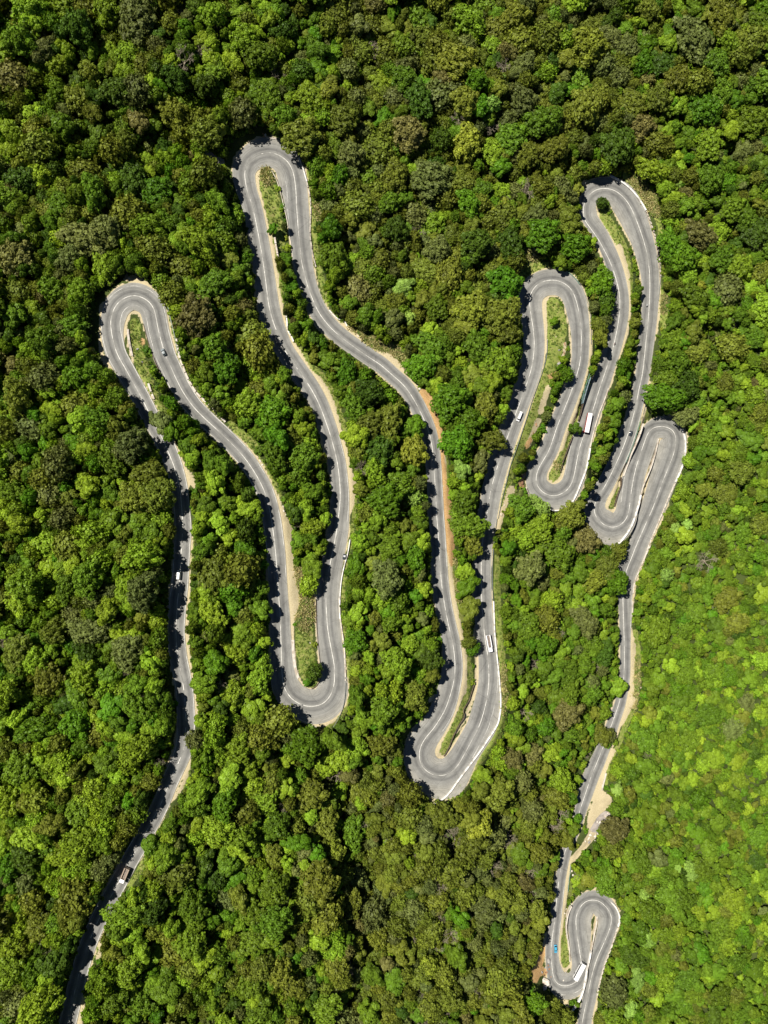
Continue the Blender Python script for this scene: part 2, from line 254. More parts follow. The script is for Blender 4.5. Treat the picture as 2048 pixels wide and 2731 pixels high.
# ------------------------------------------------------------------ terrain
G = 1.1
gx = np.arange(-225, 300, G); gy = np.arange(-375, 315, G)
NX, NY = len(gx), len(gy)
zc = np.full((NY, NX), np.inf); zi = np.full((NY, NX), np.nan)
for i in range(N-1):
    dd = (H-RZ[i])/F
    for sub in (0, .5):
        p0 = S[i, :2]*(1-sub)+S[i+1, :2]*sub; nn = NL[i]; z = RZ[i]*(1-sub)+RZ[i+1]*sub
        m = 1.2/dd
        t = np.arange(-S[i, 3]-m, S[i, 2]+m+1, .5/dd)
        X, Y = up(p0[0]+nn[0]*t, p0[1]+nn[1]*t, z)
        ix = np.round((X-gx[0])/G).astype(int); iy = np.round((Y-gy[0])/G).astype(int)
        ok = (ix >= 0) & (ix < NX) & (iy >= 0) & (iy < NY)
        np.minimum.at(zc, (iy[ok], ix[ok]), z)
fixed = np.isfinite(zc)
kr = KDTree(N)
for i in range(N):
    a, b = up(S[i, 0], S[i, 1], RZ[i]); kr.insert((a, b, 0), i)
kr.balance()
def rough_init():
    st = 8
    sx, sy = gx[::st], gy[::st]
    a = np.zeros((len(sy), len(sx)))
    for j, yv in enumerate(sy):
        for i, xv in enumerate(sx):
            nb = kr.find_n((xv, yv, 0), 12)
            ww = sum(1/(n[2]+4)**1.5 for n in nb)
            a[j, i] = sum(RZ[n[1]]/(n[2]+4)**1.5 for n in nb)/ww
    # far slopes: the hill keeps falling to the lower right, rising to the left
    X, Y = np.meshgrid(sx, sy)
    D_ = np.array([[kr.find((xv, yv, 0))[2] for xv in sx] for yv in sy])
    fall = np.clip((D_-20)/100, 0, 1)
    a += fall*np.where(X > 60, -14, 0)*np.clip((60-Y)/200, 0, 1) + fall*np.clip((Y-120)/120, 0, 1)*10
    cf = np.zeros(a.shape, bool); cv = a.copy()
    for i in range(0, N, 2):
        q = lat(i, 0); ix = int(round((q[0]-gx[0])/G/st)); iy = int(round((q[1]-gy[0])/G/st))
        if 0 <= ix < a.shape[1] and 0 <= iy < a.shape[0]:
            cf[iy, ix] = True; cv[iy, ix] = RZ[i]
    far = np.array([[gx[0], gy[0], 66], [gx[-1], gy[0], -62], [gx[0], gy[-1], 50], [gx[-1], gy[-1], 2], [260, -60, -30], [250, -200, -58], [30, gy[0], 8], [-30, -270, 26]])
    for fx_, fy_, fz_ in far:
        ix = int(np.clip(round((fx_-gx[0])/G/st), 0, a.shape[1]-1)); iy = int(np.clip(round((fy_-gy[0])/G/st), 0, a.shape[0]-1)); cf[iy, ix] = True; cv[iy, ix] = fz_
    for it in range(1500):
        P_ = np.pad(a, 1, mode='edge'); a = np.where(cf, cv, .25*(P_[:-2, 1:-1]+P_[2:, 1:-1]+P_[1:-1, :-2]+P_[1:-1, 2:]))
    yi = (np.arange(NY)/st); xi = (np.arange(NX)/st)
    y0 = np.clip(yi.astype(int), 0, a.shape[0]-2); x0 = np.clip(xi.astype(int), 0, a.shape[1]-2)
    fy = np.clip(yi-y0, 0, 1)[:, None]; fx = np.clip(xi-x0, 0, 1)[None, :]
    return a[y0][:, x0]*(1-fy)*(1-fx)+a[y0+1][:, x0]*fy*(1-fx)+a[y0][:, x0+1]*(1-fy)*fx+a[y0+1][:, x0+1]*fy*fx
Zg = rough_init(); Zg[fixed] = zc[fixed]
for it in range(260):
    P_ = np.pad(Zg, 1, mode='edge')
    Zn = .25*(P_[:-2, 1:-1]+P_[2:, 1:-1]+P_[1:-1, :-2]+P_[1:-1, 2:])
    Zg = np.where(fixed, zc, Zn)
gX, gY = np.meshgrid(gx, gy)
df = np.where(fixed, 0., 50.)
for it in range(22):
    P_ = np.pad(df, 1, mode='edge')
    df = np.minimum(df, np.minimum.reduce([P_[:-2, 1:-1], P_[2:, 1:-1], P_[1:-1, :-2], P_[1:-1, 2:]])+G)
def fbm(x, y, s, seed=0):
    r = 0
    for o, (a, b) in enumerate([(1, 1), (2.1, .5), (4.3, .25)]):
        r = r+b*(np.sin(x/s*a*6.28+seed*1.3+o*2+1.7*np.sin(y/s*a*4.1+seed))*np.cos(y/s*a*5.9+seed*2.1+o+1.3*np.sin(x/s*a*3.7+o)))
    return r
Zg += np.clip(df/22, 0, 1)*(fbm(gX, gY, 120, 2)*4.0+fbm(gX, gY, 45, 3)*1.5) + np.clip(df/3, 0, 1)*fbm(gX, gY, 9, 5)*.25
def gully(pts, wd, dep):
    global Zg
    P_ = [up(a, b, 0) for a, b in pts]; best = np.full(Zg.shape, 1e9)
    for (ax, ay), (bx, by) in zip(P_[:-1], P_[1:]):
        t = np.clip(((gX-ax)*(bx-ax)+(gY-ay)*(by-ay))/((bx-ax)**2+(by-ay)**2), 0, 1)
        best = np.minimum(best, np.hypot(gX-ax-t*(bx-ax), gY-ay-t*(by-ay)))
    Zg = Zg-dep*np.exp(-(best/wd)**2)*np.clip(df/14, 0, 1)
gully([(840,1960),(905,2080),(930,2200),(990,2330),(1010,2450),(960,2560),(880,2760)], 9, 9)
gully([(100,200),(220,330),(300,420),(430,470),(560,400)], 9, 8)
gully([(1120,60),(1150,300),(1210,420),(1330,480),(1400,560)], 8, 7)
gully([(0,1150),(90,1120),(200,960),(240,860)], 9, 8)
gully([(20,2000),(150,2080),(260,2230)], 8, 6)
gully([(1680,1500),(1760,1760),(1900,2050),(1960,2400)], 9, 5)
gully([(2048,300),(1940,420),(1900,620),(1960,860)], 8, 6)
Zg[fixed] -= .14
def ground(x, y):
    fx = np.clip((np.asarray(x)-gx[0])/G, 0, NX-1.01); fy = np.clip((np.asarray(y)-gy[0])/G, 0, NY-1.01)
    x0 = fx.astype(int); y0 = fy.astype(int); a = fx-x0; b = fy-y0
    return Zg[y0, x0]*(1-a)*(1-b)+Zg[y0, x0+1]*a*(1-b)+Zg[y0+1, x0]*(1-a)*b+Zg[y0+1, x0+1]*a*b
def at(px, py, h=0.0):
    """world point standing on the ground whose part at height h is seen at this photo px"""
    z = 0.0
    for _ in range(12):
        X, Y = up(px, py, z+h); z = .5*z+.5*float(ground(X, Y))
    return float(X), float(Y), float(ground(X, Y))

# ------------------------------------------------------------------ materials
def mat(name, col, rough=.8, spec=.3, metal=0):
    m = bpy.data.materials.new(name); m.use_nodes = True
    b = m.node_tree.nodes['Principled BSDF']
    b.inputs['Base Color'].default_value = (*col, 1); b.inputs['Roughness'].default_value = rough
    b.inputs['Specular IOR Level'].default_value = spec; b.inputs['Metallic'].default_value = metal
    return m
def noisy(name, c1, c2, scale=2.0, rough=.85, detail=5, c3=None, scale2=.2, spec=.25):
    m = mat(name, c1, rough, spec); t = m.node_tree; n = t.nodes; l = t.links
    g = n.new('ShaderNodeNewGeometry')
    a = n.new('ShaderNodeTexNoise'); a.inputs['Scale'].default_value = scale; a.inputs['Detail'].default_value = detail
    l.new(g.outputs['Position'], a.inputs['Vector'])
    r = n.new('ShaderNodeValToRGB'); r.color_ramp.elements[0].position = .35; r.color_ramp.elements[1].position = .65
    r.color_ramp.elements[0].color = (*c1, 1); r.color_ramp.elements[1].color = (*c2, 1)
    l.new(a.outputs['Fac'], r.inputs['Fac']); out = r.outputs['Color']
    if c3:
        a2 = n.new('ShaderNodeTexNoise'); a2.inputs['Scale'].default_value = scale2; a2.inputs['Detail'].default_value = 4
        l.new(g.outputs['Position'], a2.inputs['Vector'])
        r2 = n.new('ShaderNodeValToRGB'); r2.color_ramp.elements[0].position = .5; r2.color_ramp.elements[1].position = .62
        l.new(a2.outputs['Fac'], r2.inputs['Fac'])
        mx = n.new('ShaderNodeMix'); mx.data_type = 'RGBA'
        l.new(r2.outputs['Color'], mx.inputs['Factor']); l.new(out, mx.inputs['A']); mx.inputs['B'].default_value = (*c3, 1); out = mx.outputs['Result']
    l.new(out, n['Principled BSDF'].inputs['Base Color'])
    return m
def leafmat(name, col, var=.22, hue=.012, trans=.22):
    m = bpy.data.materials.new(name); m.use_nodes = True; t = m.node_tree; n = t.nodes; l = t.links
    n.clear()
    oi = n.new('ShaderNodeObjectInfo'); at_ = n.new('ShaderNodeAttribute'); at_.attribute_name = 'tone'
    hs = n.new('ShaderNodeHueSaturation'); hs.inputs['Color'].default_value = (*col, 1)
    mr = n.new('ShaderNodeMapRange'); mr.inputs['To Min'].default_value = .5-hue; mr.inputs['To Max'].default_value = .5+hue
    l.new(oi.outputs['Random'], mr.inputs['Value'])
    # value jitter from a scrambled random
    mu = n.new('ShaderNodeMath'); mu.operation = 'MULTIPLY'; mu.inputs[1].default_value = 37.7; l.new(oi.outputs['Random'], mu.inputs[0])
    fr = n.new('ShaderNodeMath'); fr.operation = 'FRACT'; l.new(mu.outputs[0], fr.inputs[0])
    mv = n.new('ShaderNodeMapRange'); mv.inputs['To Min'].default_value = 1-var; mv.inputs['To Max'].default_value = 1+var*1.1
    l.new(fr.outputs[0], mv.inputs['Value'])
    tv = n.new('ShaderNodeMath'); tv.operation = 'MULTIPLY'; l.new(mv.outputs[0], tv.inputs[0]); l.new(at_.outputs['Fac'], tv.inputs[1])
    l.new(mr.outputs[0], hs.inputs['Hue']); l.new(tv.outputs[0], hs.inputs['Value'])
    p = n.new('ShaderNodeBsdfPrincipled'); p.inputs['Roughness'].default_value = .5; p.inputs['Specular IOR Level'].default_value = .16
    tr = n.new('ShaderNodeBsdfTranslucent'); mx = n.new('ShaderNodeMixShader'); mx.inputs[0].default_value = trans
    tc = n.new('ShaderNodeMix'); tc.data_type = 'RGBA'; tc.blend_type = 'MULTIPLY'; tc.inputs['Factor'].default_value = 1
    tc.inputs['B'].default_value = (1.25, 1.15, .6, 1); l.new(hs.outputs[0], tc.inputs['A'])
    l.new(hs.outputs[0], p.inputs['Base Color']); l.new(tc.outputs['Result'], tr.inputs['Color'])
    l.new(p.outputs[0], mx.inputs[1]); l.new(tr.outputs[0], mx.inputs[2])
    o = n.new('ShaderNodeOutputMaterial'); l.new(mx.outputs[0], o.inputs['Surface'])
    return m
# kinds of crown: 0 dark, 1 mid, 2 bright, 3 olive, 4 grey-olive, 5 vivid, 6 brown dry, 7 pale lime, 8 yellowish, 9 bare
KC = [(.066,.120,.011), (.122,.205,.014), (.208,.315,.020), (.156,.190,.022), (.142,.172,.042), (.098,.205,.010), (.162,.158,.042), (.225,.350,.060), (.240,.285,.030), (.2,.18,.15)]
KN = ['dark green', 'mid green', 'bright green', 'olive', 'grey green', 'vivid green', 'brownish', 'pale lime', 'yellowish', 'bare grey']
LM = [leafmat(n.replace(' ', '_')+'_leaves', c) for n, c in zip(KN[:9], KC[:9])]
M_bark = noisy('bark', (.13,.10,.075), (.22,.18,.14), 3)
M_dead = noisy('dead_branch_wood', (.22,.18,.125), (.34,.295,.22), 3)

def ground_material():
    m = bpy.data.materials.new('ground'); m.use_nodes = True; t = m.node_tree; n = t.nodes; l = t.links
    b = n['Principled BSDF']; b.inputs['Roughness'].default_value = .95; b.inputs['Specular IOR Level'].default_value = .1
    g = n.new('ShaderNodeNewGeometry')
    def noise(s, det=5, r=.6):
        a = n.new('ShaderNodeTexNoise'); a.inputs['Scale'].default_value = s; a.inputs['Detail'].default_value = det; a.inputs['Roughness'].default_value = r
        l.new(g.outputs['Position'], a.inputs['Vector']); return a.outputs['Fac']
    def ramp(src, cols, pos):
        r = n.new('ShaderNodeValToRGB'); e = r.color_ramp.elements
        e[0].position, e[1].position = pos[0], pos[-1]; e[0].color = (*cols[0], 1); e[1].color = (*cols[-1], 1)
        for c, p in zip(cols[1:-1], pos[1:-1]):
            q = e.new(p); q.color = (*c, 1)
        l.new(src, r.inputs['Fac']); return r.outputs['Color']
    def mixc(f, a, bb):
        x = n.new('ShaderNodeMix'); x.data_type = 'RGBA'; l.new(f, x.inputs['Factor']); l.new(a, x.inputs['A']); l.new(bb, x.inputs['B']); return x.outputs['Result']
    n1 = noise(.5); n2 = noise(2.2, 6, .7); n3 = noise(.12)
    soil = ramp(n2, [(.035,.045,.015), (.06,.085,.02), (.09,.09,.035)], [.3, .5, .72])
    grass = ramp(n1, [(.16,.22,.04), (.24,.28,.065), (.31,.28,.11)], [.32, .52, .7])
    straw = ramp(n2, [(.24,.25,.07), (.38,.34,.15), (.48,.40,.22)], [.3, .5, .7])
    sand = ramp(n2, [(.38,.31,.18), (.50,.42,.26), (.60,.53,.36)], [.28, .5, .75])
    red = ramp(n2, [(.30,.17,.07), (.48,.30,.13), (.60,.44,.25)], [.3, .5, .72])
    rock = ramp(n1, [(.20,.18,.16), (.36,.32,.29), (.46,.40,.36)], [.3, .5, .7])
    z1 = n.new('ShaderNodeAttribute'); z1.attribute_name = 'zone_a'; z2 = n.new('ShaderNodeAttribute'); z2.attribute_name = 'zone_b'
    s1 = n.new('ShaderNodeSeparateColor'); l.new(z1.outputs['Color'], s1.inputs[0]); s2 = n.new('ShaderNodeSeparateColor'); l.new(z2.outputs['Color'], s2.inputs[0])
    mixn = n.new('ShaderNodeMath'); mixn.operation = 'ADD'; l.new(n2, mixn.inputs[0]); l.new(n1, mixn.inputs[1]); hf = n.new('ShaderNodeMath'); hf.operation = 'MULTIPLY'; hf.inputs[1].default_value = .5; l.new(mixn.outputs[0], hf.inputs[0])
    def edge(src, amt=.9):
        amt *= 1.3
        a = n.new('ShaderNodeMath'); a.operation = 'MULTIPLY_ADD'; a.inputs[1].default_value = amt; l.new(hf.outputs[0], a.inputs[0]); l.new(src, a.inputs[2])
        r = n.new('ShaderNodeMapRange'); r.inputs['From Min'].default_value = .5+amt*.5-.15; r.inputs['From Max'].default_value = .5+amt*.5+.15
        l.new(a.outputs[0], r.inputs['Value']); return r.outputs[0]
    c = mixc(edge(s1.outputs[1]), soil, grass)      # G
    c = mixc(edge(s2.outputs[0], 1.1), c, straw)    # D
    c = mixc(edge(s1.outputs[0], 1.25), c, sand)      # S
    c = mixc(edge(s1.outputs[2], .8), c, red)       # R
    c = mixc(edge(s2.outputs[1], .8), c, rock)      # K
    l.new(c, b.inputs['Base Color'])
    bp = n.new('ShaderNodeBump'); bp.inputs['Strength'].default_value = .6; bp.inputs['Distance'].default_value = .4; l.new(n2, bp.inputs['Height']); l.new(bp.outputs[0], b.inputs['Normal'])
    return m

def road_material():
    m = bpy.data.materials.new('worn_asphalt'); m.use_nodes = True; t = m.node_tree; n = t.nodes; l = t.links
    b = n['Principled BSDF']; b.inputs['Roughness'].default_value = .9; b.inputs['Specular IOR Level'].default_value = .2
    g = n.new('ShaderNodeNewGeometry'); A = n.new('ShaderNodeAttribute'); A.attribute_name = 'lane'
    sp = n.new('ShaderNodeSeparateXYZ'); l.new(A.outputs['Vector'], sp.inputs[0])
    def noise(s, det=5):
        a = n.new('ShaderNodeTexNoise'); a.inputs['Scale'].default_value = s; a.inputs['Detail'].default_value = det
        l.new(g.outputs['Position'], a.inputs['Vector']); return a.outputs['Fac']
    # stretched noise along the lane
    mp = n.new('ShaderNodeVectorMath'); mp.operation = 'MULTIPLY'; mp.inputs[1].default_value = (.9, .035, 1); l.new(A.outputs['Vector'], mp.inputs[0])
    st = n.new('ShaderNodeTexNoise'); st.inputs['Scale'].default_value = 1.6; st.inputs['Detail'].default_value = 5; l.new(mp.outputs[0], st.inputs['Vector'])
    def math_(op, a, bb=None, c=None):
        x = n.new('ShaderNodeMath'); x.operation = op
        for i, v in enumerate((a, bb, c)):
            if v is None: continue
            if isinstance(v, (int, float)): x.inputs[i].default_value = v
            else: l.new(v, x.inputs[i])
        return x.outputs[0]
    def bump_at(src, c, wdt):
        dlt = math_('SUBTRACT', src, c); sq = math_('MULTIPLY', dlt, dlt); e = math_('DIVIDE', sq, -2*wdt*wdt); return math_('EXPONENT', e)
    latv = sp.outputs[0]
    wob = math_('MULTIPLY_ADD', noise(.035, 2), 1.6, -.8)
    l2 = math_('ADD', latv, wob)
    dk = math_('ADD', math_('MULTIPLY', bump_at(l2, 1.9, .65), .85), math_('MULTIPLY', bump_at(l2, -2.1, .6), .7))
    dk = math_('MULTIPLY', dk, math_('MULTIPLY_ADD', st.outputs['Fac'], 1.2, .1))
    base = n.new('ShaderNodeValToRGB'); e = base.color_ramp.elements
    e[0].position = .25; e[0].color = (.165,.163,.153, 1); e[1].position = .78; e[1].color = (.275,.270,.248, 1)
    l.new(math_('ADD', math_('MULTIPLY', noise(.09, 3), .5), math_('MULTIPLY', st.outputs['Fac'], .5)), base.inputs['Fac'])
    mx = n.new('ShaderNodeMix'); mx.data_type = 'RGBA'; l.new(math_('MULTIPLY', dk, .85), mx.inputs['Factor']); l.new(base.outputs[0], mx.inputs['A']); mx.inputs['B'].default_value = (.060,.060,.062, 1)
    # dusty shoulders: beyond 4.2 m of the centre, or the last half metre
    ab = math_('ABSOLUTE', l2)
    sh = n.new('ShaderNodeMapRange'); sh.inputs['From Min'].default_value = 4.2; sh.inputs['From Max'].default_value = 7.5; sh.inputs['To Max'].default_value = .6; l.new(ab, sh.inputs['Value'])
    ed = n.new('ShaderNodeMapRange'); ed.inputs['From Min'].default_value = .8; ed.inputs['From Max'].default_value = 0.; ed.inputs['To Max'].default_value = .85; l.new(sp.outputs[2], ed.inputs['Value'])
    f = math_('MAXIMUM', sh.outputs[0], ed.outputs[0]); f = math_('MULTIPLY', f, math_('MULTIPLY_ADD', noise(.5), 1.0, .35))
    mx2 = n.new('ShaderNodeMix'); mx2.data_type = 'RGBA'; l.new(f, mx2.inputs['Factor']); l.new(mx.outputs['Result'], mx2.inputs['A']); mx2.inputs['B'].default_value = (.34,.32,.27, 1)
    mp2 = n.new('ShaderNodeVectorMath'); mp2.operation = 'MULTIPLY'; mp2.inputs[1].default_value = (3.2, .03, 1); l.new(A.outputs['Vector'], mp2.inputs[0])
    st2 = n.new('ShaderNodeTexNoise'); st2.inputs['Scale'].default_value = 1.3; st2.inputs['Detail'].default_value = 4; l.new(mp2.outputs[0], st2.inputs['Vector'])
    pt = n.new('ShaderNodeTexNoise'); pt.inputs['Scale'].default_value = .22; pt.inputs['Detail'].default_value = 6; pt.inputs['Roughness'].default_value = .65; l.new(g.outputs['Position'], pt.inputs['Vector'])
    streak = math_('MULTIPLY_ADD', st2.outputs['Fac'], .9, .55); streak = math_('MULTIPLY', streak, math_('MULTIPLY_ADD', pt.outputs['Fac'], .9, .55))
    vo = n.new('ShaderNodeTexVoronoi'); vo.feature = 'DISTANCE_TO_EDGE'; vo.inputs['Scale'].default_value = .11; l.new(g.outputs['Position'], vo.inputs['Vector'])
    ck = n.new('ShaderNodeMapRange'); ck.inputs['From Max'].default_value = .012; ck.inputs['To Min'].default_value = .72; l.new(vo.outputs['Distance'], ck.inputs['Value'])
    streak = math_('MULTIPLY', streak, ck.outputs[0])
    vm0 = n.new('ShaderNodeVectorMath'); vm0.operation = 'SCALE'; l.new(mx2.outputs['Result'], vm0.inputs[0]); l.new(streak, vm0.inputs['Scale'])
    fine = n.new('ShaderNodeMapRange'); fine.inputs['To Min'].default_value = .82; fine.inputs['To Max'].default_value = 1.18; l.new(noise(3.0, 6), fine.inputs['Value'])
    vm = n.new('ShaderNodeVectorMath'); vm.operation = 'SCALE'; l.new(vm0.outputs[0], vm.inputs[0]); l.new(fine.outputs[0], vm.inputs['Scale'])
    l.new(vm.outputs[0], b.inputs['Base Color'])
    return m
M_white = noisy('weathered_white_paint', (.62,.60,.56), (.82,.80,.76), 1.5, c3=(.45,.42,.37), scale2=.5)
M_line = noisy('road_paint', (.50,.48,.44), (.78,.76,.70), .9, c3=(.26,.25,.23), scale2=.16)
M_stone = noisy('stone', (.36,.32,.27), (.58,.52,.44), .9, c3=(.26,.22,.18), scale2=.6)
M_stepshade = noisy('earth_step_shade', (.07,.055,.04), (.16,.12,.085), .9)  # dark brown of the low earth steps, with their shadow painted in
M_conc = noisy('pale_concrete', (.52,.47,.40), (.66,.60,.52), .8, c3=(.40,.34,.27), scale2=.4)
M_rail = mat('galvanised_steel', (.50,.53,.52), .45, .5, .6)
M_green = mat('green_painted_steel', (.16,.34,.27), .5)
M_teal = noisy('teal_painted_panel', (.12,.18,.20), (.28,.36,.38), 1.0)

# ------------------------------------------------------------------ object helpers
def link(o, parent=None):
    C.objects.link(o)
    if parent: o.parent = parent
    return o
def tag(o, label=None, cat=None, group=None, kind=None):
    if label: o['label'] = label
    if cat: o['category'] = cat
    if group: o['group'] = group
    if kind: o['kind'] = kind
    return o
def meshobj(name, verts, faces, m, parent=None, smooth=False):
    me = bpy.data.meshes.new(name)
    me.from_pydata([tuple(map(float, v)) for v in verts], [], faces)
    for x in (m if isinstance(m, (list, tuple)) else [m]): me.materials.append(x)
    if smooth: me.polygons.foreach_set('use_smooth', [True]*len(me.polygons))
    me.update()
    return link(bpy.data.objects.new(name, me), parent)
def bmobj(name, bm, m, parent=None, smooth=False):
    me = bpy.data.meshes.new(name); bm.normal_update(); bm.to_mesh(me); bm.free()
    for x in (m if isinstance(m, (list, tuple)) else [m]): me.materials.append(x)
    if smooth: me.polygons.foreach_set('use_smooth', [True]*len(me.polygons))
    return link(bpy.data.objects.new(name, me), parent)
def empty(name, loc, rz=0, rx=0):
    o = bpy.data.objects.new(name, None); o.location = loc; o.rotation_euler = (rx, 0, rz); o.empty_display_size = 1; return link(o)
def add_box(bm, x0, x1, y0, y1, z0, z1, bev=0, taper=0):
    vs_ = [bm.verts.new(p) for p in [(x0,y0,z0),(x1,y0,z0),(x1,y1,z0),(x0,y1,z0),(x0+taper,y0+taper,z1),(x1-taper,y0+taper,z1),(x1-taper,y1-taper,z1),(x0+taper,y1-taper,z1)]]
    fs = [bm.faces.new([vs_[i] for i in f]) for f in [(3,2,1,0),(4,5,6,7),(0,1,5,4),(1,2,6,5),(2,3,7,6),(3,0,4,7)]]
    if bev:
        ed = list({e for f in fs for e in f.edges})
        bmesh.ops.bevel(bm, geom=ed, offset=bev, segments=2, affect='EDGES', profile=.5)
def add_cyl(bm, p, q, r0, r1, seg=8, caps=True):
    p, q = Vector(p), Vector(q); d_ = (q-p).normalized()
    a = d_.orthogonal().normalized(); b = d_.cross(a)
    r1_, r2_ = [], []
    for i in range(seg):
        t = 2*math.pi*i/seg; v = a*math.cos(t)+b*math.sin(t)
        r1_.append(bm.verts.new(p+v*r0)); r2_.append(bm.verts.new(q+v*r1))
    for i in range(seg):
        j = (i+1) % seg; bm.faces.new((r1_[i], r1_[j], r2_[j], r2_[i]))
    if caps: bm.faces.new(r1_[::-1]); bm.faces.new(r2_)

# ------------------------------------------------------------------ ground sheet
def build_ground():
    ext = np.array([12, 30, 70, 150, 300, 600, 1200, 2400.])
    X = np.r_[gx[0]-ext[::-1], gx, gx[-1]+ext]; Y = np.r_[gy[0]-ext[::-1], gy, gy[-1]+ext]
    k_ = len(ext); Zp = np.pad(Zg, k_, mode='edge')
    for a_ in range(k_):      # beyond the traced ground the slopes smooth out
        for _ in range(3+a_*10):
            for row in (k_-1-a_, Zp.shape[0]-k_+a_): Zp[row, 1:-1] = .25*Zp[row, :-2]+.5*Zp[row, 1:-1]+.25*Zp[row, 2:]
            for c_ in (k_-1-a_, Zp.shape[1]-k_+a_): Zp[1:-1, c_] = .25*Zp[:-2, c_]+.5*Zp[1:-1, c_]+.25*Zp[2:, c_]
    XX, YY = np.meshgrid(X, Y)
    n = XX.size; co = np.stack([XX.ravel(), YY.ravel(), Zp.ravel()], 1).astype(np.float32)
    ny, nx = XX.shape
    idx = np.arange(n).reshape(ny, nx)
    q = np.stack([idx[:-1, :-1].ravel(), idx[:-1, 1:].ravel(), idx[1:, 1:].ravel(), idx[1:, :-1].ravel()], 1).astype(np.int32)
    me = bpy.data.meshes.new('ground'); me.vertices.add(n); me.vertices.foreach_set('co', co.ravel())
    me.loops.add(q.size); me.loops.foreach_set('vertex_index', q.ravel())
    me.polygons.add(len(q)); me.polygons.foreach_set('loop_start', np.arange(0, q.size, 4, dtype=np.int32))
    me.update(calc_edges=True); me.validate()
    me.polygons.foreach_set('use_smooth', np.ones(len(q), bool))
    px, py = proj(co[:, 0], co[:, 1], co[:, 2])
    for nm, ks in (('zone_a', 'SGR'), ('zone_b', 'DKP')):
        a = me.color_attributes.new(nm, 'FLOAT_COLOR', 'POINT')
        v = np.ones((n, 4), np.float32)
        for i, k in enumerate(ks): v[:, i] = rlook(k, px, py)
        a.data.foreach_set('color', v.ravel())
    me.materials.append(ground_material())
    o = link(bpy.data.objects.new('ground', me)); tag(o, kind='structure')
build_ground()

def build_road():
    K = 11; verts = []; latm = []; faces = []
    s_m = 0
    for i in range(N):
        dd = (H-RZ[i])/F
        if i: s_m += 5*dd
        ts = np.r_[np.linspace(-S[i, 3], 0, K//2+1), np.linspace(0, S[i, 2], K//2+1)[1:]]
        for j, t in enumerate(ts):
            X, Y = lat(i, t); e = min(S[i, 2]-t, t+S[i, 3])*dd
            verts.append((X, Y, RZ[i]+.02)); latm.append((t*dd, s_m, e))
        for t, sg in ((-S[i, 3], 0), (S[i, 2], 1)):
            X, Y = lat(i, t); verts.append((X, Y, RZ[i]-3.2)); latm.append((t*dd, s_m, -.2))
    W = K+2
    for i in range(N-1):
        a = i*W; b = a+W
        for j in range(K-1): faces.append((a+j, a+j+1, b+j+1, b+j))
        faces.append((a+K, a, b, b+K)); faces.append((a+K-1, a+K+1, b+K+1, b+K-1))
    me = bpy.data.meshes.new('road'); me.from_pydata(verts, [], faces)
    me.materials.append(road_material()); me.materials.append(M_conc)
    for k, p in enumerate(me.polygons):
        if k % (K+1) >= K-1: p.material_index = 1
    at_ = me.attributes.new('lane', 'FLOAT_VECTOR', 'POINT'); at_.data.foreach_set('vector', np.array(latm, np.float32).ravel())
    tag(link(bpy.data.objects.new('road', me)), kind='structure')
build_road()
def nearest_i(px, py): return int(np.argmin(np.hypot(S[:, 0]-px, S[:, 1]-py)))
def build_lines():
    verts = []; faces = []
    dashed = [(0, nearest_i(474, 1749)), (nearest_i(487, 1406), nearest_i(473, 1602)), (nearest_i(1289, 1425), nearest_i(1337, 1210)), (nearest_i(814, 1013), nearest_i(737, 881))]
    dashed = [(min(a, b), max(a, b)) for a, b in dashed]
    def ribbon(i0, i1, off, wdt, dash=None, dz=.026):
        for i in range(i0, i1):
            if dash and (i//dash) % 2: continue
            q = []
            for k, sg in ((i, -1), (i, 1), (i+1, 1), (i+1, -1)):
                dd = (H-RZ[k])/F; o_ = off(k) if callable(off) else off
                X, Y = lat(k, o_+sg*wdt/2/dd); q.append((X, Y, RZ[k]+dz))
            b = len(verts); verts.extend(q); faces.append((b, b+1, b+2, b+3))
    worn = [nearest_i(663, 433), nearest_i(750, 417)]
    i = 0
    for i in range(N-1):
        dsh = any(a <= i < b for a, b in dashed)
        if dsh and (i//4) % 2: continue
        if worn[0]-6 < i < worn[1]-4 and random.random() < .75: continue
        ribbon(i, i+1, 0, .26)
    e1 = nearest_i(740, 1542)
    ribbon(0, e1, lambda k: min(S[k, 2]-2.2, 26), .17); ribbon(0, e1, lambda k: -min(S[k, 3]-2.0, 25), .17)
    for a, b, sd in (((814,1013),(728,857),1), ((829,787),(786,481),-1), ((1158,1256),(1187,1621),1), ((1303,1780),(1238,2012),-1), ((1546,1193),(1529,1274),1),
                     ((1680,1341),(1693,1256),1), ((1187,1621),(1160,1937),1), ((1494,2336),(1470,2550),1), ((1502,2629),(1550,2571),-1), ((1712,1000),(1640,1244),1), ((898,1412),(883,1168),-1), ((1663,1676),(1661,1586),1)):
        i0, i1 = sorted((nearest_i(*a), nearest_i(*b)))
        ribbon(i0, i1, (lambda k: min(S[k, 2]-2, 24)) if sd > 0 else (lambda k: -min(S[k, 3]-2, 24)), .13)
    o = meshobj('road_marking', verts, faces, M_line); tag(o, kind='structure')
build_lines()

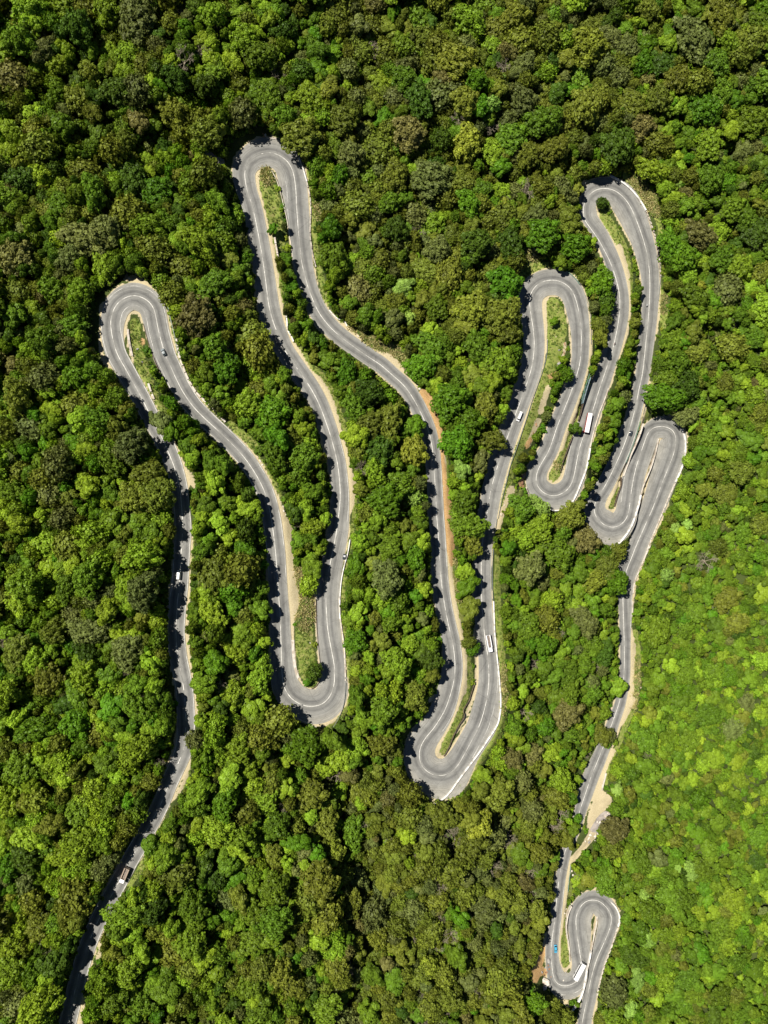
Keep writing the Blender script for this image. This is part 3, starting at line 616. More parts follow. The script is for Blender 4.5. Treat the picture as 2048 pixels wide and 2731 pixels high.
# ------------------------------------------------------------------ tree meshes
def set_tone(me, tone):
    a = me.attributes.new('tone', 'FLOAT', 'FACE'); a.data.foreach_set('value', np.asarray(tone, np.float32))
def quads_mesh(name, V, tone, mats):
    n = len(V)//4
    me = bpy.data.meshes.new(name); me.vertices.add(len(V)); me.vertices.foreach_set('co', V.astype(np.float32).ravel())
    me.loops.add(n*4); me.loops.foreach_set('vertex_index', np.arange(n*4, dtype=np.int32))
    me.polygons.add(n); me.polygons.foreach_set('loop_start', np.arange(0, n*4, 4, dtype=np.int32))
    me.update(calc_edges=True)
    for m in mats: me.materials.append(m)
    set_tone(me, tone)
    return me
def leaf_quads(P, Nn, size, rng):
    n = len(P)
    r = rng.normal(size=(n, 3)); A = np.cross(Nn, r); A /= np.linalg.norm(A, axis=1)[:, None]+1e-9; B = np.cross(Nn, A)
    s = size*(.6+.8*rng.random((n, 1))); s2 = s*(.5+.5*rng.random((n, 1)))
    V = np.stack([P-A*s, P-B*s2+Nn*s*.15, P+A*s, P+B*s2+Nn*s*.15], 1)
    return V.reshape(-1, 3)
def crown_arrays(seed, lobes, per, leaf, shape=0, wispy=False):
    """unit crown: radius 1, top at z=2.0, ground at 0"""
    rng = np.random.default_rng(seed)
    ph = rng.random(4)*6.28
    V = []; tone = []
    top = 2.0; cz = [1.25, 1.35, 1.2][shape]; hz = top-cz
    cs = []
    for k in range(lobes):
        u_ = (k+.5)/lobes; th = k*2.39996+rng.random()*.5
        el = math.asin(min(1, max(-.25, 1-1.22*u_)))
        rr = math.cos(el)
        out = 1+.16*math.sin(2*th+ph[0])+.12*math.sin(3*th+ph[1])+.08*math.sin(5*th+ph[2])
        lr = (.17+.19*rng.random())*(.72 if lobes > 40 else (1.2 if lobes < 15 else 1))
        sc = (.72+.34*rng.random())
        c = np.array([math.cos(th)*rr*out*sc*(1-lr*.5), math.sin(th)*rr*out*sc*(1-lr*.5), cz+math.sin(el)*(hz-lr*.55)+rng.normal()*.06])
        cs.append((c, lr))
    for c, lr in cs:
        n = int(per*(lr/.25)**2)
        dvec = rng.normal(size=(n*2, 3)); dvec /= np.linalg.norm(dvec, axis=1)[:, None]
        dvec = dvec[dvec[:, 2] > -.45][:n]
        P = c+dvec*lr*(.78+.3*rng.random((len(dvec), 1)))*np.array([1, 1, .85])
        Nn = dvec+rng.normal(size=dvec.shape)*.45+np.array([0, 0, .25]); Nn /= np.linalg.norm(Nn, axis=1)[:, None]
        V.append(leaf_quads(P, Nn, leaf, rng)); tone.append(np.full(len(P), .74+.5*rng.random())*(.8+.4*rng.random(len(P))))
    if wispy:
        n = lobes*per; dvec = rng.normal(size=(n, 3)); dvec /= np.linalg.norm(dvec, axis=1)[:, None]; dvec = dvec[dvec[:, 2] > -.3]
        fld = np.sin(dvec[:, 0]*9+ph[0])*np.sin(dvec[:, 1]*8+ph[1])+.6*np.sin(dvec[:, 2]*11+dvec[:, 0]*5+ph[2])
        rad = .9+.16*fld+.10*rng.normal(size=len(dvec)); P = dvec*rad[:, None]*np.array([1, 1, hz])+np.array([0, 0, cz])
        Nn = dvec+rng.normal(size=dvec.shape)*.7; Nn /= np.linalg.norm(Nn, axis=1)[:, None]
        V = [leaf_quads(P, Nn, leaf*.8, rng)]; tone = [(.95+.3*fld)*(.75+.5*rng.random(len(P)))]
    # inner fill of leaves so that the crown is not see-through
    n = int(lobes*per*.28); dvec = rng.normal(size=(n, 3)); dvec /= np.linalg.norm(dvec, axis=1)[:, None]
    P = dvec*np.array([.66, .66, hz*.62])*(rng.random((n, 1))**.25); P[:, 2] = np.maximum(P[:, 2], -.3)+cz
    V.append(leaf_quads(P, dvec, leaf*1.7, rng)); tone.append(np.full(n, .8))
    return np.concatenate(V), np.concatenate(tone)
def trunk_bm(seed):
    rng = random.Random(seed); bm = bmesh.new()
    add_cyl(bm, (0, 0, -.15), (.02, .01, .7), .075, .055, 8); add_cyl(bm, (.02, .01, .7), (0, 0, 1.35), .055, .03, 7)
    for k in range(6):
        a = k*1.05+rng.random()*.6; z = .55+.1*k
        add_cyl(bm, (0, 0, z), (math.cos(a)*.5, math.sin(a)*.5, z+.5), .035, .014, 6)
    return bm
TR = bpy.data.meshes.new('trunk'); b_ = trunk_bm(3); b_.to_mesh(TR); b_.free(); TR.materials.append(M_bark)
NS = 4
CR = {}
CRA = []
for s_ in range(NS):
    big = s_ == 3
    CRA.append(crown_arrays(11+s_, 60 if big else [13, 24, 26][s_], 100 if big else 100, .062 if big else .115, s_ % 3, s_ == 2))
for k in range(9):
    for s_ in range(NS):
        V, tone = CRA[s_]; CR[k, s_] = quads_mesh('crown', V, tone, [LM[k]])
def branches(seed, lev=5, leafy=0):
    rng = random.Random(seed); bm = bmesh.new()
    def grow(p, d_, ln, r, lv):
        q = p+d_*ln; add_cyl(bm, p, q, r*.6, r*.36, 5 if lv > 1 else 4, False)
        if lv == 0: return
        for _ in range(3 if lv > 1 else 4):
            nd = (d_+Vector((rng.gauss(0, .75), rng.gauss(0, .75), rng.gauss(.05, .4)))).normalized()
            if nd.z < -.1: nd.z = .1
            grow(p+d_*ln*rng.uniform(.6, 1), nd, ln*rng.uniform(.55, .8), r*.62, lv-1)
    add_cyl(bm, (0, 0, -.1), (0, 0, .75), .085, .065, 7)
    for k in range(5):
        a = k*1.257+rng.random()*.5
        grow(Vector((0, 0, .7)), Vector((math.cos(a)*.8, math.sin(a)*.8, .65)).normalized(), .5, .045, lev-1)
    me = bpy.data.meshes.new('branches'); bm.to_mesh(me); bm.free(); me.materials.append(M_dead)
    return me
DEAD = [branches(5), branches(9)]

# ------------------------------------------------------------------ trees
# manual crowns: px, py, radius px, kind, height factor
MT = [(727.5,610,14,5,.7),(1478,857,12,5,.6),(1534,1143,16,0,.8),(1509,998,20,5,.9),(1605,541,14,0,.8),(838,1792,22,0,.9),(820,1819,11,5,.5),(1262,1730,17,5,.7),
(1247,1400,44,1,1),(1255,1440,34,3,1),(1247,1561,28,5,.8),(1253,1621,28,3,.8),(330,2440,44,2,1),(352,2482,30,2,.9),(318,2500,26,2,.8),(420,1319,46,3,1.1),(362,1330,44,3,1.1),(398,1262,38,3,1.1),
(519,1976,25,4,.9),(799,364,50,3,1),(932,410,36,4,1),(905,470,26,5,1),(1247,376,42,8,1),(1240,420,34,3,1),(1216,160,48,3,1),(1185,216,30,6,1),(1278,287,25,5,1),(1148,475,50,4,1),(1052,475,40,3,1),
(1090,355,44,6,1),(1117,265,40,0,1),(1447,324,45,1,1),(1478,401,34,3,1),(1333,444,27,5,.9),(1176,370,28,0,1),(1645,389,48,0,1),(1568,123,50,8,1),(1849,102,52,4,1),(1809,210,38,3,1),
(1741,457,36,2,1),(1710,340,36,6,1),(1562,284,44,3,1),(1756,262,34,3,1),(1786,656,38,5,1),(1862,626,44,6,1),(1820,605,18,8,.8),(1783,590,15,2,.8),(1825,686,36,5,1),(1602,755,38,5,.9),(1614,800,26,0,.9),
(1347,757,46,5,1),(1072,769,27,7,.9),(1090,848,20,7,.9),(1045,854,28,4,1),(1271,652,42,0,1),(1446,625,44,5,1),(1362,649,40,0,1),(1166,667,34,4,1),(1335,842,50,3,1),(1256,827,46,8,1),(1054,610,32,0,1),
(1196,1069,46,5,1),(1241,1126,46,5,1),(1217,1180,42,5,1),(1277,1231,28,4,1),(1229,1252,26,7,.9),(1307,1172,34,3,1),(1331,966,44,2,1),(1036,1129,42,3,1),(1105,1135,26,5,.9),(1102,1201,38,8,1),
(1435,1350,30,7,.9),(1438,1410,36,2,1),(1519,1377,34,3,1),(1562,1437,36,6,1),(1489,1471,42,1,1),(1408,1516,44,4,1),(1637,1552,38,5,1),(1648,1472,22,3,.8),(1583,1549,30,8,1),
(1778,1534,17,7,.7),(1751,1682,38,1,.8),(1646,1833,23,2,.8),(1510,1902,40,6,1),(1522,1848,28,1,1),(1416,2009,28,6,.9),(1362,2021,30,6,.9),(1277,2196,38,8,1),(1325,2112,42,3,1),(1452,1937,25,5,.9),
(1031,1542,44,4,1),(947,1506,30,5,.9),(1022,1337,46,5,1),(823,1560,26,2,.8),(947,1713,32,5,.9),(811,1987,50,5,1),(586,1391,32,2,1),(519,845,52,6,1),(601,986,42,5,1),(656,1083,40,2,1),
(336,1740,44,4,1),(233,1740,34,0,1),(595,2144,38,5,1),(736,2202,38,1,1),(794,2244,28,5,1),(889,2260,34,8,1),(852,2349,52,3,1),(1252,2252,42,3,1),(1142,2578,25,8,1),(1226,2447,26,5,1),
(1718,2388,15,7,.7),(1838,2312,15,7,.7),(1846,2333,16,7,.7),(1808,2311,10,7,.6),(1680,2692,20,7,.8),(1701,2614,20,7,.8),(1697,2590,14,7,.7),(1725,2493,12,7,.7),(1728,2515,14,7,.6),(1756,2291,24,4,.8),(1647,2106,16,7,.7),(1641,2212,36,6,.9),
(1822,1312,20,2,.7),(1830,1395,16,7,.7),(1800,1410,14,7,.7),(1770,1060,44,5,.9),(1830,1030,40,0,1),(1830,1110,30,4,.9),
(364,50,54,4,1),(305,481,20,2,.9),(386,426,22,2,.9),(154,176,32,2,1),(210,271,40,3,1),(370,327,27,6,1),(77,19,44,2,1),(114,139,30,4,1),(226,636,52,4,1),(280,615,42,4,1),(36,687,48,6,1),
(187,687,34,4,1),(84,820,25,2,.9),(115,886,20,3,1),(36,970,30,6,1),(635,720,26,1,.9),(655,690,18,5,.8),
(765,690,15,5,.7),(770,730,16,1,.8),(780,765,16,5,.8),(800,810,17,1,.8),(810,862,22,5,.8),(835,905,22,0,.9),(880,960,30,1,.9),(925,1000,32,5,1),(980,1050,40,0,1),(940,1080,34,1,1),(985,1130,36,3,1),(1032,1060,24,5,.9),
(1508,2238,22,3,.8),(1530,2212,17,1,.8),(1540,2185,12,5,.6),(1604,1960,26,3,.8),(1626,1962,17,4,.7),(1618,1983,12,1,.6),(1640,1978,9,1,.5),(1258,1475,22,1,.9),(430,1125,30,4,.9),(455,1150,24,5,.9),(500,1190,24,1,.9),(560,1230,24,1,1),(604,1340,24,1,1),(610,1430,26,2,1)]
DT = [(1173,2357,30),(1205,2500,25),(1357,2237,28),(1268,2650,22),(1037,2247,16),(738,185,26),(1320,262,16),(1225,310,22),(1600,115,24),(1112,615,22),(1425,1770,20),(1400,1905,22),(1570,1440,24),(120,2535,26),(1590,1780,14),(1495,1690,16),(1420,2330,22),(1735,2015,10),(1345,170,22),(1010,2080,14),(750,2160,18),(330,1790,18),(1480,2215,24),(1120,2660,14)]
TREES = []   # x, y, z, r, height, kind, rot, shape, manual
hgrid = {}
def put(x, y, r, manual=False):
    hgrid.setdefault((int(x//10), int(y//10)), []).append((x, y, r))
def clash(x, y, r, f):
    c = int(x//10), int(y//10)
    for i in range(-2, 3):
        for j in range(-2, 3):
            for (a, b, q) in hgrid.get((c[0]+i, c[1]+j), ()):
                if (a-x)**2+(b-y)**2 < (f*(r+q))**2: return True
    return False
def hgt(r, low): return (3.2+r*.62)*low
for (px, py, rp, k, hf) in MT:
    r = rp*.19
    for _ in range(4):
        h = (4.6+r*1.25)*hf; x, y, z = at(px, py, h*.65); r = rp*(H-z-h*.65)/F
    TREES.append((x, y, z, r, h, k, random.random()*6.28, 3 if r > 5.5 else random.randrange(3), True)); put(x, y, r)
DEADT = []
for (px, py, rp) in DT:
    x, y, z = at(px, py, 7); r = rp*(H-z-6)/F; DEADT.append((x, y, z, r, 4+r*1.3)); put(x, y, r*.75)
def region_low(px, py):      # 0..1: how much this is the low scrub forest of the lower right
    a = (px-1180-max(0, (1500-py))*.2-max(0, (py-2000))*.3)/800
    return min(1, max(0, a))**1.2*min(1, max(0, (py-600)/1000))
def pick_kind(px, py, rnd):
    n1 = fbm(px, py, 420, 1); n2 = fbm(px, py, 260, 8); low = region_low(px, py)
    wts = [.17, .30, .15, .13, .06, .16, .02, .012, .02]
    wts = np.array(wts)
    if low > .3: wts = np.array([.16, .46, .10, .08, .03, .15, .008, .012, .008])
    elif py < 900 and px > 480: wts = np.array([.13, .17, .07, .30, .15, .08, .06, .01, .03]) if px > 900 and px < 1750 else np.array([.2, .3, .12, .14, .05, .17, .02, .01, .02])
    elif py > 2050 and 900 < px < 1520: wts = np.array([.09, .13, .04, .37, .19, .03, .11, .005, .03])
    elif px < 700 and py > 1600: wts = np.array([.14, .28, .24, .12, .05, .14, .03, .01, .03])
    elif px < 480 and py < 900: wts = np.array([.26, .22, .09, .18, .12, .06, .06, .0, .01])
    wts = wts*np.array([1+.7*max(0, -n1), 1, 1+.8*max(0, n1), 1+.9*max(0, n2), 1+max(0, n2), 1+1.2*max(0, -n2), 1+max(0, n2), 1, 1])
    c = np.cumsum(wts/wts.sum())
    return int(min(8, np.searchsorted(c, rnd)))
def try_tree(r0, r1, f, over):
    px = random.uniform(-190, 2238); py = random.uniform(-190, 2915)
    low = region_low(px, py)
    r = random.uniform(r0, r1)*(1-.22*low)
    hs = (1-.36*low)*(1+.28*min(1, max(0, (900-px)/700)))
    h = (3.6+r*1.05)*random.uniform(.72, 1.32)*hs
    cd_ = cdist(px, py)
    if cd_ < 75: h *= 1.22-.15*low
    x, y, z = at(px, py, h*.65)
    if clash(x, y, r, f): return False
    rp = r*F/(H-z-h*.65)
    if cd_ < rp*over*random.uniform(.62, 1.05): return False
    gpx, gpy = proj(x, y, z)
    if cdist(gpx, gpy) < 3+rp*.18: return False
    k = pick_kind(px, py, (random.random()*.42+.58*min(1, max(0, .5+.36*math.sin(px*.033+2.2*math.sin(py*.021))*math.cos(py*.039+1.8*math.sin(px*.019))+.3*math.sin(px*.081+2*math.cos(py*.067))))))
    TREES.append((x, y, z, r, h, k, random.random()*6.28, (2 if k in (3, 4, 6) and random.random() < .6 else (3 if r > 5.5 else random.randrange(3))), False)); put(x, y, r)
    return True
import time
t0 = time.time()
for (n, r0, r1, f, ov) in ((2150, 4.8, 7.8, .68, .92), (8400, 3.2, 4.8, .62, .9), (31000, 2.1, 3.3, .62, .88), (40000, 1.3, 2.2, .64, .9)):
    for _ in range(n): try_tree(r0, r1, f, ov)
print('trees', len(TREES), time.time()-t0)

# ---- landmarks for labels
LMK = [(700,420,'the tallest hairpin, upper left'),(727,610,'the round shrub on the upper-left grass island'),(330,800,'the leftmost hairpin'),(818,1900,'the bottom-centre-left hairpin'),(1160,2060,'the big lower-centre hairpin'),
(1471,760,'the middle-right upper hairpin'),(1620,500,'the top-right hairpin'),(1480,1320,'the hairpin below the red bus'),(1620,1410,'the white-walled lower-right hairpin'),(1790,1150,'the rightmost hairpin'),(1500,2640,'the small hairpin with the boulder'),(1590,2400,'the small bottom-right loop'),
(434,938,'the small grey car'),(1385,1110,'the white van'),(1570,1128,'the red and white bus'),(1683,1155,'the dark car on the right leg'),(1307,1716,'the white open lorry'),(476,1533,'the white van on the left leg'),(918,1485,'the silver and black car'),(332,2333,'the shaded lorry'),(1482,2532,'the blue car'),(1547,2594,'the white coach'),(1725,814,'the motorbike on the right leg'),
(1190,1060,'the orange soil verge'),(1600,2140,'the sandy landslip'),(572,425,'the grey rock outcrop'),(1478,857,'the round island shrub'),
(20,20,'the top-left corner'),(2028,20,'the top-right corner'),(1024,10,'the middle of the top edge'),(20,2710,'the bottom-left corner'),(2028,2710,'the bottom-right corner'),(1024,2720,'the middle of the bottom edge'),(10,1300,'the middle of the left edge'),(2040,1300,'the middle of the right edge'),
(1050,620,'the upper centre forest'),(520,1700,'the left leg below its van'),(800,2350,'the lower left-centre forest'),(1600,1700,'the straight right-hand leg'),(1850,1900,'the pale lower-right slope'),(600,1150,'the second leg, upper bend'),(1850,750,'the far right forest'),(1030,1600,'the central forest strip'),(200,450,'the dark upper-left forest'),(180,1500,'the dark left forest'),(1250,2350,'the lower-centre olive forest')]
OW = ['', 'second ', 'third ', 'fourth ', 'fifth ', 'sixth ', 'seventh ', 'eighth ', 'ninth ', 'tenth ']
def label_sets(items, noun):
    """items: list of (key, px, py, colour, r) -> labels that single each one out by colour, side and nearness to a landmark"""
    groups = {}
    for key, px, py, colr, r in items:
        j = min(range(len(LMK)), key=lambda q: (LMK[q][0]-px)**2+(LMK[q][1]-py)**2)
        dx, dy = px-LMK[j][0], py-LMK[j][1]
        dr = ('right of' if dx > 0 else 'left of') if abs(dx) > abs(dy) else ('below' if dy > 0 else 'above')
        sz = 'broad' if r > 7 else ('mid-sized' if r > 4 else 'small')
        groups.setdefault((sz, colr, dr, j), []).append((dx*dx+dy*dy, key))
    out = {}
    for (sz, colr, dr, j), v in groups.items():
        v.sort()
        for n_, (_, key) in enumerate(v):
            lm = LMK[j][2]
            s_ = f'{sz} {colr} {noun} {dr} {lm}'
            if len(v) > 1: s_ += f', {OW[n_]}nearest' if n_ < 10 else f', among the outer ones'
            out[key] = s_
    return out
# individual trees: all manual ones and the largest others, up to 300 with the dead ones
vis = []
for i, t in enumerate(TREES):
    px, py = proj(t[0], t[1], t[2]+t[4]*.65); rp = t[3]*F/(H-t[2]-t[4]*.65)
    if -5 < px < 2053 and -5 < py < 2736: vis.append((-(rp+(0 if not t[8] else 0)), i, px, py))
vis.sort()
NI = 300-len(DEADT)
man = [v for v in vis if TREES[v[1]][8]]; oth = [v for v in vis if not TREES[v[1]][8]][:NI-len(man)]
chosen = man+oth
chs = {v[1] for v in chosen}
lab = label_sets([(v[1], v[2], v[3], KN[TREES[v[1]][5]], TREES[v[1]][3]) for v in chosen], 'tree')
for i in sorted(chs):
    x, y, z, r, h, k, rot, sh, mn = TREES[i]
    e = empty('broadleaf_tree' if r > 3 else 'young_tree', (x, y, z), rot)
    tag(e, lab[i], 'tree', 'trees of the hillside forest')
    c = link(bpy.data.objects.new('crown', CR[k, sh]), e); el = random.uniform(.82, 1.2); c.scale = (r*el, r/el, h/2)
    q = link(bpy.data.objects.new('trunk', TR), e); q.scale = (r*.9, r*.9, h/2)
labd = label_sets([(i, *proj(t[0], t[1], t[2]+6), 'leafless grey', t[3]) for i, t in enumerate(DEADT)], 'tree')
for i, (x, y, z, r, h) in enumerate(DEADT):
    e = empty('bare_tree', (x, y, z), random.random()*6.28); tag(e, labd[i], 'bare tree', 'leafless trees among the forest')
    c = link(bpy.data.objects.new('branches', DEAD[i % 2]), e); c.scale = (r, r, h/2.1)

# ------------------------------------------------------------------ the rest of the forest, shrubs and verge grass as stuff (instanced)
def scatter_object(name, pts, protos, label, cat):
    """pts: (x,y,z, sx, sz, rot, index)"""
    pc = bpy.data.collections.new(name+'_sources')          # kept out of the scene
    for i, me_list in enumerate(protos):
        pc.objects.link(bpy.data.objects.new('%s_source_%03d' % (name, i), me_list))
    me = bpy.data.meshes.new(name); n = len(pts); A = np.array(pts, np.float32)
    me.vertices.add(n); me.vertices.foreach_set('co', A[:, :3].ravel())
    a = me.attributes.new('size', 'FLOAT_VECTOR', 'POINT'); a.data.foreach_set('vector', np.stack([A[:, 3]*np.random.uniform(.8, 1.25, n), A[:, 3]*np.random.uniform(.8, 1.25, n), A[:, 4]], 1).ravel())
    a = me.attributes.new('turn', 'FLOAT_VECTOR', 'POINT'); a.data.foreach_set('vector', np.stack([np.random.normal(0, .1, n), np.random.normal(0, .1, n), A[:, 5]], 1).ravel())
    a = me.attributes.new('pick', 'INT', 'POINT'); a.data.foreach_set('value', A[:, 6].astype(np.int32))
    o = link(bpy.data.objects.new(name, me)); tag(o, label, cat, kind='stuff')
    g = bpy.data.node_groups.new(name, 'GeometryNodeTree')
    g.interface.new_socket('Geometry', in_out='INPUT', socket_type='NodeSocketGeometry'); g.interface.new_socket('Geometry', in_out='OUTPUT', socket_type='NodeSocketGeometry')
    N_, Lk = g.nodes, g.links
    gi = N_.new('NodeGroupInput'); go = N_.new('NodeGroupOutput'); ip = N_.new('GeometryNodeInstanceOnPoints'); mp = N_.new('GeometryNodeMeshToPoints')
    ci = N_.new('GeometryNodeCollectionInfo'); ci.inputs['Collection'].default_value = pc; ci.inputs['Separate Children'].default_value = True; ci.inputs['Reset Children'].default_value = True
    def attr(nm, tp):
        q = N_.new('GeometryNodeInputNamedAttribute'); q.data_type = tp; q.inputs['Name'].default_value = nm; return q.outputs['Attribute']
    Lk.new(gi.outputs[0], mp.inputs['Mesh']); Lk.new(mp.outputs[0], ip.inputs['Points']); Lk.new(ci.outputs[0], ip.inputs['Instance'])
    ip.inputs['Pick Instance'].default_value = True
    Lk.new(attr('pick', 'INT'), ip.inputs['Instance Index']); Lk.new(attr('size', 'FLOAT_VECTOR'), ip.inputs['Scale'])
    er = N_.new('FunctionNodeEulerToRotation'); Lk.new(attr('turn', 'FLOAT_VECTOR'), er.inputs[0]); Lk.new(er.outputs[0], ip.inputs['Rotation'])
    Lk.new(ip.outputs[0], go.inputs[0])
    md = o.modifiers.new('scatter', 'NODES'); md.node_group = g
    return o
def tree_proto(k, s_):
    V, tone = CRA[s_]
    me = quads_mesh('tree_source', V, tone, [LM[k], M_bark])
    bm = bmesh.new(); bm.from_mesh(me); n0 = len(bm.faces)
    bm.from_mesh(TR); bm.faces.ensure_lookup_table()
    for f in bm.faces[n0:]: f.material_index = 1
    bm.to_mesh(me); bm.free(); return me
protos = [tree_proto(k, s_) for k in range(9) for s_ in range(NS)]+DEAD
rest = [(t[0], t[1], t[2], t[3], t[4]/2, t[6], t[5]*NS+t[7]) for i, t in enumerate(TREES) if i not in chs]
for i_, q in enumerate(rest):
    px, py = proj(q[0], q[1], q[2]); p_ = .05 if (py > 2050 and 900 < px < 1520) else (.002 if region_low(px, py) > .3 else .008)
    if q[3] > 1.7 and random.random() < p_: rest[i_] = (q[0], q[1], q[2], q[3]*1.1, q[4]*1.15, q[5], 36+(i_ % 2))
scatter_object('forest', rest, protos, 'dense mixed green forest covering the hillside between and around the road legs', 'forest')
# shrubs: low understorey, denser near the road edges
sh = []
SHV = crown_arrays(77, 9, 60, .16, 2)
def shrub_mesh(k):
    V, tone = SHV; V = V.copy(); V[:, 2] = V[:, 2]*1.0-.75
    return quads_mesh('shrub', V, tone, [LM[k]])
shk = [0, 1, 2, 5, 8, 3]
for _ in range(60000):
    px = random.uniform(-70, 2118); py = random.uniform(-70, 2800); x, y, z = at(px, py, .8); dc = cdist(px, py)
    if dc < 3: continue
    near = dc < 40
    if not near and random.random() < .72: continue
    r = random.uniform(.7, 1.9) if near else random.uniform(1.2, 2.6)
    if dc < r*3.4: continue
    low = region_low(px, py)
    k = random.choices(range(6), [.12, .36, .26, .18, .04, .04])[0]
    sh.append((x, y, z-.1, r, r*random.uniform(.6, 1.1), random.random()*6.28, k))
scatter_object('undergrowth', sh, [shrub_mesh(k) for k in shk], 'low green shrubs and saplings filling gaps beneath and beside the forest', 'undergrowth')
print('shrubs', len(sh))
# grass tufts on the grassy and straw verges
M_tg = leafmat('grass_blades', (.19,.26,.05), .3, .03, .3); M_ts = leafmat('dry_grass_blades', (.42,.38,.16), .3, .02, .3)
def tuft(m, seed):
    rng = np.random.default_rng(seed); n = 26
    P = rng.normal(size=(n, 3))*np.array([.42, .42, 0]); P[:, 2] = .12+.2*rng.random(n)
    Nn = rng.normal(size=(n, 3))*.8+np.array([0, 0, .8]); Nn /= np.linalg.norm(Nn, axis=1)[:, None]
    return quads_mesh('tuft', leaf_quads(P, Nn, .2, rng), .8+.4*rng.random(n), [m])
tf = []
gl = np.maximum(ras['G'], ras['D'])
yy, xx = np.nonzero(gl > .5)
for _ in range(30000):
    q = random.randrange(len(yy)); px = xx[q]*2-OFF+random.random()*2; py = yy[q]*2-OFF+random.random()*2
    D_ = rlook('D', px, py); 
    if rlook('P', px, py) > .05 or rlook('S', px, py) > .4 or rlook('K', px, py) > .4: continue
    if D_ < .4 and random.random() < .85: continue
    x, y, z = at(px, py, 0); s_ = random.uniform(.5, 1.1)*(1.5 if D_ > .4 else .8)
    tf.append((x, y, z, s_, s_*random.uniform(.8, 1.6), random.random()*6.28, (2 if D_ > .4 and random.random() < .6 else 0)+random.randrange(2)))
scatter_object('verge_grass', tf, [tuft(M_tg, 1), tuft(M_tg, 2), tuft(M_ts, 3), tuft(M_ts, 4)], 'tufted green and straw-dry grass on the verges and hairpin islands', 'grass')

# ------------------------------------------------------------------ walls, parapets and rails
def zup(x, y, rad=1.6):
    return max(float(ground(x+a, y+b)) for a in (-rad, 0, rad) for b in (-rad, 0, rad))
def zdn(x, y, rad=1.6):
    return min(float(ground(x+a, y+b)) for a in (-rad, 0, rad) for b in (-rad, 0, rad))
def line_pts(pts, h=.6, step=1.0):
    P = []
    for px, py in [p[:2] for p in pts]:
        z = 0
        for _ in range(12):
            X, Y = up(px, py, z+h); z = .5*z+.5*zup(float(X), float(Y))
        P.append((float(X), float(Y), z))
    # smooth resample
    A = np.array(P); n = len(A); out = []
    for i in range(n-1):
        p0, p1, p2, p3 = A[max(i-1, 0)], A[i], A[i+1], A[min(i+2, n-1)]
        m = max(2, int(np.hypot(*(p2[:2]-p1[:2]))/step))
        for k in range(m):
            t = k/m; out.append(.5*((2*p1)+(-p0+p2)*t+(2*p0-5*p1+4*p2-p3)*t*t+(-p0+3*p1-3*p2+p3)*t**3))
    out.append(A[-1]); out = np.array(out)
    z = out[:, 2]
    for _ in range(6): z = np.r_[z[0], .25*z[:-2]+.5*z[1:-1]+.25*z[2:], z[-1]]
    out[:, 2] = z
    return out
def wall(name, pts, wdt, hgt_, m, label, cat='wall', blocks=0, gap=.5, group=None):
    P = line_pts(pts, hgt_); org = P[len(P)//2].copy(); bm = bmesh.new()
    T_ = np.gradient(P[:, :2], axis=0); T_ /= np.hypot(T_[:, 0], T_[:, 1])[:, None]+1e-9; Nn = np.stack([-T_[:, 1], T_[:, 0]], 1)
    def seg(i0, i1, h0, h1, w_):
        rows = []
        for i in range(i0, i1+1):
            q = P[i]-org; lo = (h0 if h0 is not None else zdn(P[i][0], P[i][1])-.4-P[i][2])
            rows.append([bm.verts.new((q[0]+Nn[i][0]*s*w_/2, q[1]+Nn[i][1]*s*w_/2, q[2]+z)) for s, z in ((-1, lo), (1, lo), (1, h1), (-1, h1))])
        for a, b in zip(rows[:-1], rows[1:]):
            for k in range(4): bm.faces.new((a[k], a[(k+1) % 4], b[(k+1) % 4], b[k]))
        bm.faces.new(rows[0][::-1]); bm.faces.new(rows[-1])
    n = len(P)-1
    if blocks:
        seg(0, n, None, .12, wdt*.8)
        i = 0
        while i < n:
            j = min(n, i+blocks)
            if j > i: seg(i, j, .1, hgt_*random.uniform(.9, 1.05), wdt)
            i = j+1
    else: seg(0, n, None, hgt_, wdt)
    bmesh.ops.recalc_face_normals(bm, faces=bm.faces)
    o = bmobj(name, bm, m); o.location = org; tag(o, label, cat, group); return o
def rail(name, pts, m, label, group='metal guard rails along the road'):
    P = line_pts(pts, .7); org = P[len(P)//2].copy(); e = empty(name, org); tag(e, label, 'guard rail', group)
    T_ = np.gradient(P[:, :2], axis=0); T_ /= np.hypot(T_[:, 0], T_[:, 1])[:, None]+1e-9; Nn = np.stack([-T_[:, 1], T_[:, 0]], 1)
    bm = bmesh.new(); rows = []
    for i in range(len(P)):
        q = P[i]-org
        rows.append([bm.verts.new((q[0]+Nn[i][0]*s, q[1]+Nn[i][1]*s, q[2]+z)) for s, z in ((-.10, .48), (.06, .52), (.12, .58), (.06, .64), (.12, .72), (.06, .80), (-.10, .84))])
    for a, b in zip(rows[:-1], rows[1:]):
        for k in range(6): bm.faces.new((a[k], a[k+1], b[k+1], b[k]))
        bm.faces.new((a[6], a[0], b[0], b[6]))
    bmesh.ops.recalc_face_normals(bm, faces=bm.faces)
    bmobj('rail_beam', bm, m, e)
    pm = rail.post.get(m.name)
    if not pm:
        bm = bmesh.new(); add_box(bm, -.06, .06, -.05, .05, -.5, .78, .01); pm = bpy.data.meshes.new('post'); bm.to_mesh(pm); bm.free(); pm.materials.append(m); rail.post[m.name] = pm
    for i in range(0, len(P), 4):
        o = link(bpy.data.objects.new('post', pm), e); q = P[i]-org; o.location = (q[0]-Nn[i][0]*.14, q[1]-Nn[i][1]*.14, q[2])
rail.post = {}
W_ = wall
GW = 'masonry walls along the road edges'
W_('parapet_wall', tl(500,300,[(985,400),(1020,490),(1055,610)]), .55, .9, M_white, 'white painted parapet on the outer right side of the tallest hairpin', group=GW)
